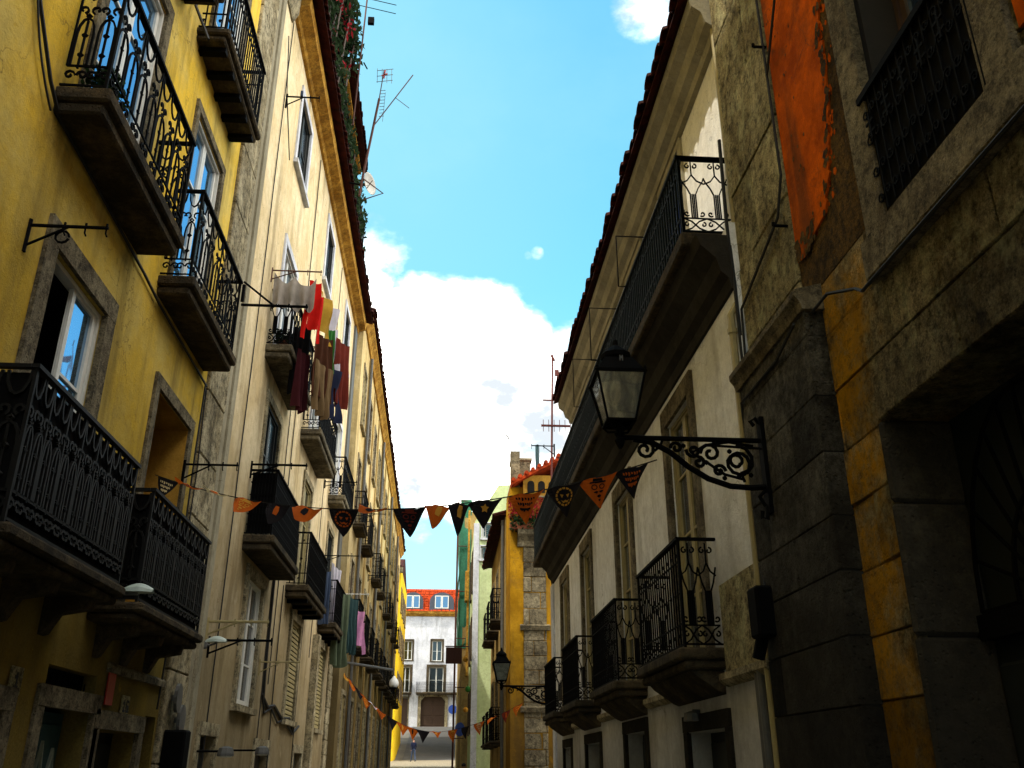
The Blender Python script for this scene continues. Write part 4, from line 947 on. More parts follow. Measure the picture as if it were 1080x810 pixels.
# globe lamp on long arm
o = thing('globe_lamp', 'white globe lamp hanging from a long pale horizontal arm', 'lamp', (-3.1,28.2,4.3))
m = M(); m.tube([(-3.0,28.2,4.5),(-1.5,28.2,4.28)], .04, 6); m.tube([(-1.5,28.2,4.28),(-1.46,28.2,4.1)], .02, 6); build('arm', m, MT['galv'], o)
m = M(); m.lathe((-1.46,28.2,3.78), [(.04,0),(.1,.02),(.14,.08),(.145,.14),(.12,.22),(.05,.29),(.03,.33)], 14); build('globe', m, MT['bulb'], o, smooth=True); m = M(); m.lathe((-1.46,28.2,3.73), [(.05,0),(.12,.03),(.13,.06)], 12); build('cap', m, MT['iron'], o)

# ================================================================ CLOTHESLINE BRACKETS
GB = 'clothes line brackets on the left walls'
def bracket(x0, x1, y, z, label, mat='iron', drop=.18, thick=.014, hooks=3, group=GB):
    m = M(); m.tube([(x0,y,z),(x1,y,z)], thick, 5); t = (x1-x0)
    m.tube([(x0,y,z-drop),(x0+t*.5,y,z-.005)], thick*.75, 5); m.tube([(x0+.005*(1 if t > 0 else -1),y,z-drop-.05),(x0+.005*(1 if t > 0 else -1),y,z+.05)], thick*1.3, 5)
    for i in range(hooks): xx = x0+t*(.45+.53*i/max(1,hooks-1)); m.tube([(xx,y,z),(xx,y,z-.05),(xx,y+.03,z-.06)], thick*.5, 4); m.tube([(xx,y,z),(xx,y,z+.035)], thick*.7, 4)
    o = build('clothesline_bracket', m, MT[mat]); tag(o, label, 'clothes line', group); return o
bracket(-3.2,-2.62,6.0,5.35,'short black bracket with pulley above the open window of the yellow house')
m = M(); m.tube([(-2.95+.05*math.cos(a*.6),6.02,5.27+.05*math.sin(a*.6)) for a in range(11)], .01, 4); o = build('pulley', m, MT['iron']); tag(o, 'small round pulley hanging from the bracket over the open window', 'pulley')
bracket(-3.15,-2.52,10.5,4.93,'black bracket at the stone pilaster, level with the bunting end')
bracket(-2.84,-1.96,10.9,7.3,'thick black rod jutting from the balcony corner of the yellow house toward the laundry', thick=.02, drop=-.35)
bracket(-3.2,-2.3,14.18,6.12,'black bracket just above the densely railed middle balcony of the cream house', thick=.02)
bracket(-3.2,-2.33,14.0,9.62,'bracket carrying the hanging grey cloth', mat='rust')
bracket(-3.2,-2.4,17.1,9.62,'bracket behind the laundry holding the dark garments')
bracket(-3.1,-2.3,22.0,8.2,'thin black bracket below the farthest upper balcony of the cream house', drop=.12)
bracket(-3.2,-2.38,12.7,3.42,'yellowish bracket low on the cream house beside the corner pilaster','creampaint', thick=.02)
bracket(-3.2,-2.34,12.9,3.2,'dark bracket directly beneath the yellowish one','iron', thick=.018)
bracket(-3.2,-2.5,16.6,3.3,'pale thin bracket between the two lower windows of the cream house','creampaint')
bracket(-3.2,-2.25,23.2,6.6,'black bracket holding the far laundry of the cream house')
bracket(-2.95,-2.2,31.5,9.9,'thin black bracket on the buff house, higher one'); bracket(-2.95,-2.2,34.5,8.3,'thin black bracket on the buff house, lower one')
bracket(-2.84,-2.3,12.0,11.75,'black bracket at the end of the top balcony with a blue peg')
m = M(); m.box(I3, -2.62,-2.58,11.98,12.02,11.77,11.87); o = build('clothes_peg', m, CL['blue']); tag(o, 'blue clothes peg on the bracket beside the top balcony', 'peg')
# tall rod frames on the long right balcony
for i, (y, zt, x) in enumerate(((10.5,8.35,2.2),(12.9,8.5,2.2),(14.9,8.5,2.2))):
    m = M(); m.tube([(2.32,y,7.56),(x,y,7.56),(x,y,zt),(2.75,y,zt)], .011, 4); m.tube([(2.32,y,6.9),(2.32,y,7.57)], .011, 4)
    o = build('clothes_rod', m, MT['iron']); tag(o, ['thin upright rod frame above the long balcony, nearest','thin upright rod frame above the long balcony, middle','thin upright rod frame above the long balcony, farthest'][i], 'rod', 'rod frames on the long balcony')
bracket(2.32,1.8,18.9,8.2,'pair of dark stays at the far end of the tiled eave', drop=.2, group=None)

# ================================================================ LAUNDRY
def lshift(p0, p1):
    p0 = Vector(p0); p1 = Vector(p1)
    if 14.1 < p0.y < 17: d = Vector((-.14,0,.18))
    elif p0.y > 22: d = Vector((-.2,0,-.28))
    else: d = Vector((0,0,0))
    return p0+d, p1+d
def cloth_sheet(name, p0, p1, h, mat, label, amp=.035, waves=3, sag=.05, taper=0., seed=0, ragged=.08, cat='laundry', grp='laundry hanging from the left houses', gath=0.):
    m = M(); nu, nv = 22, 18; p0, p1 = lshift(p0, p1); amp *= 1.5; a = p1-p0; nrm = Vector((-a.y, a.x, 0)).normalized(); vs = []
    for j in range(nv+1):
        v = j/nv
        for i in range(nu+1):
            u = i/nu; uu = .5+(u-.5)*(1-taper*v)
            hh = h*(1+ragged*noise.noise(Vector((u*4,seed,0))))
            z = -hh*v-sag*math.sin(math.pi*u)-gath*abs(math.sin(2*math.pi*u))*(1-v)*h
            off = amp*(.35+v)*math.sin(2*math.pi*waves*u+seed)+.05*v*noise.noise(Vector((u*2,v*2,seed)))*2
            uu += .05*v*noise.noise(Vector((v*3,seed+7,u)))
            vs.append(p0+a*uu+nrm*off+Vector((0,0,z)))
    m.mesh(vs, [(j*(nu+1)+i,j*(nu+1)+i+1,(j+1)*(nu+1)+i+1,(j+1)*(nu+1)+i) for j in range(nv) for i in range(nu)])
    o = build(name, m, CL[mat], smooth=True, fix=False); return tag(o, label, cat, grp)
def garment(name, p0, p1, h, mat, label, seed=0, legs=False, grp='laundry hanging from the left houses'):
    # shirt or trousers pegged upside down: body with two sleeves or legs
    m = M(); p0, p1 = lshift(p0, p1); a = p1-p0; nrm = Vector((-a.y, a.x, 0)).normalized()
    def sh(u0, u1, v0, v1, lean=0, nu=6, nv=8):
        vs = []
        for j in range(nv+1):
            v = v0+(v1-v0)*j/nv
            for i in range(nu+1):
                u = u0+(u1-u0)*i/nu+lean*(v-v0); vs.append(p0+a*u+nrm*(.04*math.sin(9*u+seed+3*v)+.03*math.sin(7*v+seed))+Vector((0,0,-h*v-.03*math.sin(3*u))))
        m.mesh(vs, [(j*(nu+1)+i,j*(nu+1)+i+1,(j+1)*(nu+1)+i+1,(j+1)*(nu+1)+i) for j in range(nv) for i in range(nu)])
    if legs: sh(.05,.95,0,.35); sh(.02,.46,.35,1,-.12); sh(.54,.98,.35,1,.1)
    else: sh(.12,.88,0,.6); sh(-.05,.2,.25,.95,-.15); sh(.8,1.05,.25,.95,.12); sh(.15,.85,.6,.75)
    o = build(name, m, CL[mat], smooth=True, fix=False); return tag(o, label, 'laundry', grp)
cloth_sheet('hanging_cloth', (-3.15,14.0,9.6), (-2.42,14.05,9.5), .62, 'grey', 'large crumpled grey cloth draped over the upper bracket of the cream house', amp=.05, waves=3.5, sag=.04, seed=1, gath=.25)
garment('hanging_garment', (-2.45,14.2,9.42), (-2.2,14.35,9.42), 1.25, 'red', 'bright scarlet garment hanging beside the grey cloth', 2)
garment('hanging_garment', (-2.3,14.4,9.34), (-2.1,14.9,9.34), .95, 'mustard', 'mustard yellow garment hanging right of the scarlet one', 3)
garment('hanging_shirt', (-2.2,15.2,9.45), (-2.02,15.5,9.45), 1.5, 'white', 'long pale lilac shirt hanging among the dark clothes', 5)
cloth_sheet('hanging_cloth', (-2.3,14.6,8.6), (-2.05,15.0,8.6), 1.25, 'brown', 'brown patterned cloth in the middle of the laundry', taper=-.2, seed=4)
cloth_sheet('hanging_cloth', (-2.05,15.4,8.9), (-1.85,15.9,8.9), 1.3, 'rust', 'rust red cloth at the right edge of the laundry', taper=-.1, seed=6)
cloth_sheet('hanging_cloth', (-2.72,14.75,8.75), (-2.42,14.85,8.75), 1.3, 'black', 'black cloth below the scarlet garment', seed=7)
cloth_sheet('hanging_cloth', (-2.55,14.5,8.2), (-2.38,14.8,8.2), 1.1, 'maroon', 'dark maroon cloth hanging lowest at the balcony corner', seed=8)
cloth_sheet('hanging_cloth', (-2.25,14.6,8.05), (-1.98,15.0,8.0), .95, 'tan', 'tan cloth at the bottom of the laundry bundle', seed=9, taper=.1)
garment('hanging_garment', (-2.1,15.2,8.2), (-1.9,15.6,8.2), 1.0, 'navy', 'dark navy trousers low in the laundry bundle', 11, legs=True)
cloth_sheet('hanging_cloth', (-2.2,15.0,8.9), (-2.05,15.2,8.9), .9, 'green', 'small green cloth between lilac shirt and rust cloth', seed=12)
G2 = 'laundry hanging from the left houses'
cloth_sheet('hanging_cloth', (-2.95,23.3,6.55), (-2.75,23.5,6.55), 1.3, 'blue', 'blue grey cloth of the far laundry, nearest the wall', seed=13)
cloth_sheet('hanging_cloth', (-2.85,24.3,6.95), (-2.6,24.5,6.75), 1.6, 'white', 'white cloth of the far laundry, slanting', seed=14, taper=.5)
cloth_sheet('hanging_sheet', (-2.75,25.0,6.3), (-2.4,25.4,6.3), 1.9, 'sage', 'long sage green sheet of the far laundry', seed=15, amp=.06)
cloth_sheet('hanging_sheet', (-2.5,25.6,6.3), (-2.25,26.0,6.25), 1.5, 'teal', 'teal sheet hanging next to the sage one', seed=16)
garment('hanging_garment', (-2.33,26.3,6.0), (-2.08,26.5,6.0), 1.25, 'pink', 'pink garment at the end of the far laundry', 17)
bracket(-3.1,-2.2,26.45,6.2,'white bracket carrying the pink garment','whitepaint', drop=.1)

# ================================================================ BUNTING
def face_emblem(kind, uv):               # returns closed polys in flag coords u in -1..1, v 0..1 (down)
    P = []
    disc = lambda cx, cy, rx, ry, n=10: [(cx+rx*math.cos(2*math.pi*i/n), cy+ry*math.sin(2*math.pi*i/n)) for i in range(n)]
    if kind == 'ring':
        n = 14
        for i in range(n):
            a, b = 2*math.pi*i/n, 2*math.pi*(i+.75)/n
            P.append([(.42*math.cos(a),.36+.3*math.sin(a)),(.42*math.cos(b),.36+.3*math.sin(b)),(.34*math.cos(b),.36+.24*math.sin(b)),(.34*math.cos(a),.36+.24*math.sin(a))])
        P += [[(-.22,.28),(-.06,.3),(-.14,.4)],[(.22,.28),(.06,.3),(.14,.4)],[(-.2,.46),(-.1,.5),(0,.46),(.1,.5),(.2,.46),(.1,.56),(0,.53),(-.1,.56)]]
    elif kind == 'face':
        P += [[(-.34,.14),(.34,.14),(.38,.19),(-.38,.19)],[(-.2,.04),(.2,.04),(.22,.13),(-.22,.13)]]
        for s in (-1,1):
            n = 10
            for i in range(n):
                a, b = 2*math.pi*i/n, 2*math.pi*(i+.9)/n
                P.append([(s*.17+.14*math.cos(a),.31+.09*math.sin(a)),(s*.17+.14*math.cos(b),.31+.09*math.sin(b)),(s*.17+.09*math.cos(b),.31+.055*math.sin(b)),(s*.17+.09*math.cos(a),.31+.055*math.sin(a))])
            P.append([(0,.45),(s*.12,.43),(s*.24,.47),(s*.1,.51)])
        P += [disc(0,.6,.1,.05,8),[(-.06,.7),(.06,.7),(.03,.76),(-.03,.76)]]
    elif kind == 'star':
        P.append([(.2*(1 if i % 2 == 0 else .55)*math.sin(math.pi*i/5), .3-.17*(1 if i % 2 == 0 else .55)*math.cos(math.pi*i/5)) for i in range(10)])
    elif kind == 'lines':
        for q in range(3):
            y = .14+q*.17; w = .42-.1*q; n = 7
            for i in range(n): x = -w+2*w*i/(n-1); P.append([(x-.05,y),(x+.04,y+.02),(x+.05,y+.1-.03*(i%2)),(x-.03,y+.08+.03*(i%3))])
    elif kind == 'bat':
        P.append([(-.1,.1),(.1,.1),(.14,.3),(.1,.5),(-.1,.5),(-.14,.3)])
    return P
def flag(par, p, a, down, nrm, w, h, mat, em, emat, curl=0.):
    m = M(); n = 8
    def pt(u, v, off=0.): 
        c = (curl+.35)*(v**1.4)*math.sin(u*2.5+1+p.x)
        return p+a*(u*w/2)+down*(v*h)+nrm*(off+c*.12+.02*math.sin(4*u+2*v))
    for j in range(n):
        v0, v1 = j/n, (j+1)/n; w0, w1 = 1-v0*.97, 1-v1*.97
        for i in range(6):
            u0, u1 = -1+2*i/6, -1+2*(i+1)/6
            m.face([pt(u0*w0,v0),pt(u1*w0,v0),pt(u1*w1,v1),pt(u0*w1,v1)], 0)
    for poly in face_emblem(em, None):
        for s in (.005, -.005): m.face([pt(u, v, s) for u, v in poly], 1)
    build('flag', m, [CL[mat], CL[emat]], par, fix=False)
def bunting(name, p0, p1, sag, specs, label, w=.3, h=.29):
    p0 = Vector(p0); p1 = Vector(p1); C = lambda t: p0.lerp(p1, t)+Vector((0,0,-4*sag*t*(1-t)))
    o = thing(name, label, 'bunting', C(.5))
    m = M(); m.tube([C(i/48) for i in range(49)], .006, 4); build('string', m, MT['cable'], o)
    for t, mat, em, emat, tw, ww, cr in specs:
        a = (C(t+.01)-C(t-.01)).normalized(); nrm = Vector((a.y, -a.x, 0)).normalized(); dn = Vector((0,0,-1))
        dn = (dn*math.cos(rad(tw))+nrm*math.sin(rad(tw))).normalized(); nn = a.cross(dn).normalized()
        flag(o, C(t), a, dn, nn, w*ww, h, mat, em, emat, cr)
    return o
K = 'night'; O = 'orange'
bunting('bunting', (-3.12,9.45,4.47), (1.7,6.95,3.93), .4, [
 (.035,K,'lines','pale',10,1.0,.2),(.095,O,'bat',K,78,1,.5),(.165,'pale','bat',O,80,.9,.4),(.235,O,'face','gold',35,1.05,.5),(.305,K,'bat',O,20,.9,.6),(.37,O,'bat',K,45,1.1,.8),
 (.445,K,'ring','orange',0,1.05,.1),(.505,O,'bat',K,82,.9,.3),(.575,K,'face','rust',5,1.05,.1),(.635,O,'bat','gold',62,1.05,.9),(.672,K,'bat','gold',50,.8,1.2),(.715,K,'star','gold',25,1.05,.1),(.785,O,'lines',K,18,1.02,.2),
 (.85,K,'ring','gold',8,1.0,.2),(.905,O,'face',K,4,1.05,.1),(.96,K,'lines','orange',10,.9,.3)], 'orange and black festive triangle flags strung across the street to the big lantern', .345, .255)
sp = [(.03,'gold','bat',O,40,1.2,.5),(.1,O,'bat','gold',30,1.2,.5),(.17,K,'bat',K,30,1.1,.3),(.24,O,'ring','gold',15,1.2,.3),(.31,'white','bat',K,60,1,.3),(.38,O,'ring',K,30,1.2,.5)]
bunting('bunting', (-3.05,28.6,4.3), (.05,29.4,2.62), .5, sp+[(.5,K,'bat',K,10,1,.2),(.6,O,'bat','gold',20,1.2,.2),(.7,O,'bat',K,10,1.1,.2),(.8,K,'bat',K,10,1.1,.2),(.92,O,'bat','gold',70,1.,.2)], 'far string of small flags sloping down from the buff house', .38, .34)
bunting('bunting', (.05,29.4,2.62), (2.35,27.2,3.35), .12, [(.12,O,'face','gold',10,1.2,.2),(.28,K,'bat',K,10,1,.2),(.45,O,'face','pale',5,1.3,.2),(.62,O,'bat','gold',60,1,.2),(.78,'rust','bat',O,10,1.1,.2),(.92,O,'ring','gold',20,1.2,.4)], 'far string of small orange flags rising toward the ochre house', .36, .34)

# ================================================================ AERIALS, DISH
o = thing('television_aerial', 'tall thin aerial mast with crossbars above the roof terrace plants', 'aerial', (-2.5,18.2,15))
m = M(); m.tube([(-2.62,18.2,16.2),(-2.5,18.2,21.6)], .022, 5); build('mast', m, MT['rust'], o)
m = M()
for z, x in ((20.3,.0),(20.0,.02)): m.tube([(-2.7,18.2,z+.12),(-1.75,18.2,z-.1)], .01, 4)
m.box(I3, -2.46,-2.3,18.15,18.25,19.5,19.7); m.tube([(-2.48,18.2,18.2),(-2.38,18.2,18.0)], .02, 4); build('elements', m, MT['iron'], o)
o = thing('television_aerial', 'red tipped grid aerial on a leaning mast with a long diagonal boom', 'aerial', (-2.2,18,14.6))
m = M(); m.tube([(-2.3,18,14.0),(-2.25,18,14.6),(-2.0,18,16.9)], .03, 6); m.tube([(-2.0,18,16.9),(-1.93,18,17.8)], .013, 5); m.tube([(-2.12,18,16.0),(-1.2,18,17.7)], .014, 5); m.tube([(-1.6,18,16.95),(-1.25,18,16.65)], .008, 4)
m.tube([(-2.25,18,14.5),(-1.75,18,14.1),(-2.2,18,13.9)], .016, 5); build('mast', m, MT['rust'], o)
m = M()
for i in range(3): m.tube([(-2.1,18,17.42+i*.18),(-1.7,18,17.5+i*.18)], .008, 4)
for i in range(4): m.tube([(-2.08+i*.12,18,17.4),(-2.1+i*.12,18,17.85)], .008, 4)
for i in range(9): m.tube([(-1.98,18,16.75-i*.1+.4),(-1.86,18,16.77-i*.1+.4)], .007, 4)
m.tube([(-1.86,18,17.1),(-1.88,18,16.2)], .007, 4); build('elements', m, MT['galv'], o)
m = M(); m.tube([(-1.98,18,17.62),(-1.84,18,17.7)], .02, 4); m.tube([(-1.92,18,17.55),(-1.9,18,17.8)], .02, 4); build('red_centre', m, MT['signred'], o)
o = thing('satellite_dish', 'pale round satellite dish behind the railing of the roof terrace', 'dish', (-2.3,18.9,14.3))
m = M(); m.lathe((0,0,0), [(.001,.0),(.15,.02),(.3,.07),(.34,.1),(.3,.08),(.15,.03),(.001,.01)], 18)
for i in range(len(m.v)): x, y, z = m.v[i]; m.v[i] = (-2.27+x*.36+z*.9, 19.0-z*.3+x*.8, 15.05+y*.85)
build('reflector', m, MT['signwhite'], o, smooth=True); m = M(); m.tube([(-2.25,19,15.0),(-2.7,19.05,15.1)], .025, 5); m.tube([(-2.25,18.9,14.85),(-2.1,18.7,14.95)], .01, 4); build('mount', m, MT['iron'], o)
o = thing('television_aerial', 'red brown aerial mast standing behind the right eave', 'aerial', (2.4,20,6.7))
m = M(); m.tube([(2.35,20,6.7),(2.45,20,10.95)], .025, 5); m.tube([(2.15,20,9.1),(2.85,20,9.1)], .03, 5); m.tube([(2.2,20,9.75),(2.6,20,9.75)], .02, 4); m.box(I3,2.5,2.6,19.97,20.03,10.4,10.55); m.tube([(2.42,20,10.95),(2.5,20,10.8)], .03, 4); build('mast', m, MT['redant'], o)
m = M()
for i in range(6): m.tube([(2.2+i*.13,20,8.95),(2.2+i*.13,20,9.25)], .009, 4)
build('elements', m, MT['redant'], o)
o = thing('television_aerial', 'thin aerial rod leaning above the beige house chimney', 'aerial', (2.2,31,11))
m = M(); m.tube([(2.28,30.5,11.6),(2.05,30.5,12.6)], .012, 4); m.tube([(.75,42.5,12.4),(.78,42.5,14.3)], .015, 4); m.tube([(2.1,30.5,12.5),(2.0,30.5,12.65)], .02, 4); build('rod', m, MT['galv'], o)

# terrace plants and pots
pp = thing('terrace_plants', 'dark trailing plants spilling over the roof terrace railing', 'plants', (-2.9,16,15.9))
leaves('foliage', 1500, (-3.0,-2.72,12.5,23.8,16.0,17.4), .09, MT['leaf'], pp, 11, .5); leaves('reddish_leaves', 90, (-2.95,-2.6,13,17,16.6,18.2), .08, MT['redleaf'], pp, 12)
for i in range(9): m = M(); m.tube([(-2.9,12.9+i*1.25,15.9),(-2.86,13.0+i*1.25,16.7),(-2.84,13.15+i*1.25,17.2)], .02, 4); build('stem', m, MT['brownwood'], pp)
pp = thing('pergola_vine', 'leafy vine over the dark pergola at the top left of the sky', 'vine', (-2.8,16,18.9))
leaves('foliage', 2200, (-3.1,-2.62,12.4,18.8,18.75,19.5), .1, MT['leaf'], pp, 13, .9); leaves('red_leaves', 160, (-2.95,-2.65,13.5,17.5,18.3,19.2), .08, MT['redleaf'], pp, 14)
for i in range(6): m = M(); m.tube([(-2.9,13+i,15.9),(-2.85,13.1+i,17.5),(-2.75,13.2+i,19.0)], .03, 5); build('stem', m, MT['brownwood'], pp)
for i, (y0, c_) in enumerate(((6.1,'flower pots with trailing plants on the ornate near balcony of the yellow house'),(14.35,'plants in pots on the balcony floor below the grey cloth'))):
    zz = 6.6 if i == 0 else 8.3
    o = thing('potted_plant', c_, 'plant', (-2.95,y0+.2,zz)); m = M(); m.lathe((-2.95,y0+.12,zz+.001), [(.06,0),(.09,.15),(.1,.17)], 10); build('pot', m, MT['clay'], o)
    leaves('foliage', 260, (-3.1,-2.83,y0-.05,y0+.3,zz+.12,zz+.36), .04, MT['leaf'], o, 20+i)

# ================================================================ SIGNS AND SMALL WALL THINGS
number_plaque(TL, 9.35, 2.32, '', 'small red and cream notice between the teal door and its neighbour', .2, .34, 'signred', name='wall_notice')
number_plaque(TL, 9.85, 2.17, '16', 'pale number plate above the dark doorway beside the teal door', .24, .2, 'stucco', 'cable', .12)
number_plaque(TL, 7.3, 2.2, '1', 'pale number plate by the leftmost doorway', .2, .2, 'stucco', 'cable', .12)
for y, z, r_, lab in ((11.35,2.35,.13,'upper pale oval sign on the stone pilaster under the balcony'),(11.6,2.12,.14,'lower pale oval sign on the stone pilaster under the balcony')):
    m = M(); n = 14; cx = -3.1; m.prism(TL, [(y+r_*.9*math.cos(2*math.pi*i/n), z+r_*1.25*math.sin(2*math.pi*i/n)) for i in range(n)], .1, .14); m.box(TL, y-.02, y+.02, .05, .1, z-.03, z+.03)
    o = build('oval_sign', m, MT['galv']); tag(o, lab, 'sign')
m = M(); m.cbox(TL, 11.2, 11.45, .06, .3, 1.3, 2.0, .02); o = build('meter_box', m, MT['iron']); tag(o, 'black box fixed low on the stone pilaster', 'box')
m = M(); m.cbox(TP, 7.1, 7.32, .001, .14, 2.55, 2.95, .02); m.tube([(2.53,7.25,2.55),(2.5,7.3,2.4)], .05, 8); o = build('junction_box', m, MT['iron']); tag(o, 'black junction box on the edge of the dark stone pilaster', 'box')
m = M(); m.lathe((2.62,9.9,2.05), [(.03,.1),(.09,.08),(.1,0)], 10); m.tube([(2.7,9.9,2.15),(2.62,9.9,2.15)], .02, 5); o = build('wall_light', m, MT['galv']); tag(o, 'small round wall light below the nearest balcony of the white house', 'lamp')
# small plaque letter on the big lantern
letters(ln, Fy(6.68), TLm(0,1.21,0)[0]+.0, 4.72, 'M', .05, .0, 'galv')
# protruding dark signs at the far right
m = M(); m.box(I3, .08, .85, 45, 45.12, 6.2, 6.95); m.tube([(.05,45.06,7.0),(1.2,45.06,7.0)], .03, 5); o = build('hanging_sign', m, [MT['canvas']]); tag(o, 'dark maroon hanging sign sticking out near the street end', 'sign')
def lump(name, x, y, z, r, mat, lab, cat):
    m = M(); m.lathe((x,y,z-r), [(r*.3,0),(r*.85,r*.35),(r,r),(r*.8,r*1.6),(r*.25,r*2)], 9); m.tube([(x,y,z+r*.9),(x,y,z+r*1.5)], .02, 4); o = build(name, m, mat); return tag(o, lab, cat)
lump('paper_lantern', 1.0, 44, 6.3, .13, CL['gold'], 'upper golden paper lantern by the pale green corner', 'lantern')
lump('paper_lantern', .98, 41, 3.9, .11, CL['gold'], 'lower golden paper lantern by the pale green corner', 'lantern')
lump('paper_lantern', 1.05, 40.5, 4.7, .12, CL['green'], 'green paper lantern between the golden ones', 'lantern')
m = M(); m.lathe((0,0,0), [(.001,-.02),(.2,-.02),(.2,.02),(.001,.02)], 16)
for i in range(len(m.v)): x, y, z = m.v[i]; m.v[i] = (.7+x, 38+z, 3.0+y*1.3)
o = build('oval_sign', m, MT['signblue']); tag(o, 'small blue oval sign near the far bunting', 'sign')
m = M(); m.mesh([(-4.2+.0,95,8.7),(-3.3,95,9.3),(-3.0,95,8.6),(-3.5,95,8.0)], [(0,1,2,3)]); m.tube([(-4.4,95,8.6),(-3.2,95,9.4)], .04, 4)
# ================================================================ CABLES
def cable(pts, label, r=.012, name='cable', mat='cable', sag=0):
    P = [Vector(p) for p in pts]; Q = []
    for a, b in zip(P, P[1:]):
        for i in range(8): t = i/8; Q.append(a.lerp(b, t)+Vector((0,0,-4*sag*t*(1-t)*(b-a).length)))
    Q.append(P[-1]); m = M(); m.tube(Q, r, 5); o = build(name, m, MT[mat]); return tag(o, label, 'cable')
cable([TL(5.1,.03,7.35),TL(5.35,.03,6.9),TL(5.75,.03,6.5),TL(6.0,.03,6.35),TL(8.3,.03,6.25),TL(8.85,.03,6.2),TL(11,.03,6.15)], 'black cable running below the upper balconies of the yellow house', .016)
cable([TL(5.15,.03,7.2),TL(5.5,.03,6.6),TL(5.85,.03,6.3)], 'thinner looping cable beside the near balcony of the yellow house', .009, sag=.05)
cable([TL(10.95,.03,6.15),TL(10.9,.04,5.2),TL(10.98,.03,3.4),TL(10.9,.03,2.2)], 'cable dropping down the yellow wall beside the stone pilaster', .012)
cable([TL(11.02,.03,6.1),TL(11.05,.05,5.0),TL(11.0,.05,3.2)], 'second thin cable dropping beside the stone pilaster', .009)
cable([TL(8.2,.3,9.3),TL(8.3,.05,9.9),TL(8.55,.03,10.4)], 'dark stay between the two upper balconies of the yellow house', .018)
cable([TL(12.9,.05,13.9),TL(13.3,.05,12.9),TL(13.9,.1,11.9),TL(12.0,.36,11.8)], 'black wire looping down the cream wall to the bracket', .01)
cable([TR(2.9,.04,4.55),TR(3.1,.09,4.47),TR(5.0,.09,4.47),TR(5.2,.03,4.6),TR(5.6,.04,4.78),TR(5.78,.09,4.72)], 'black cable under the window sill of the stone house', .013)
cable([TR(5.79,.24,4.62),TR(6.4,.165,4.6),TR(7.3,.165,4.6),TR(7.44,.1,4.1),TR(7.44,.1,3.4),TR(7.2,.165,2.9)], 'black cable along the top of the dark pilaster down to the box', .012)
cable([TR(6.11,.03,12),TR(6.12,.03,6.2),TR(6.3,.03,5.9),TR(7.4,.03,5.6),TR(7.46,.04,4.6)], 'black cable down the edge of the orange plaster', .013)
cable([TR(5.2,.04,8.6),TR(5.7,.05,7.75),TR(6.1,.04,7.25)], 'slanting cable crossing the orange plaster', .012)
cable([TR(7.44,.05,7.6),TR(7.46,.06,6.6),TR(7.45,.05,5.9),TR(7.46,.05,5.0)], 'cable bundle running down beside the end of the long balcony', .02)
for u, z, lab in ((6.2,5.75,'small iron peg in the rough wall below the orange plaster edge'),(6.12,7.6,'small iron peg at the top of the orange plaster edge')):
    m = M(); m.tube([TR(u,.0,z),TR(u,.12,z)], .014, 5); m.tube([TR(u,.12,z),TR(u,.12,z+.03)], .016, 5); o = build('wall_peg', m, MT['iron']); tag(o, lab, 'peg')

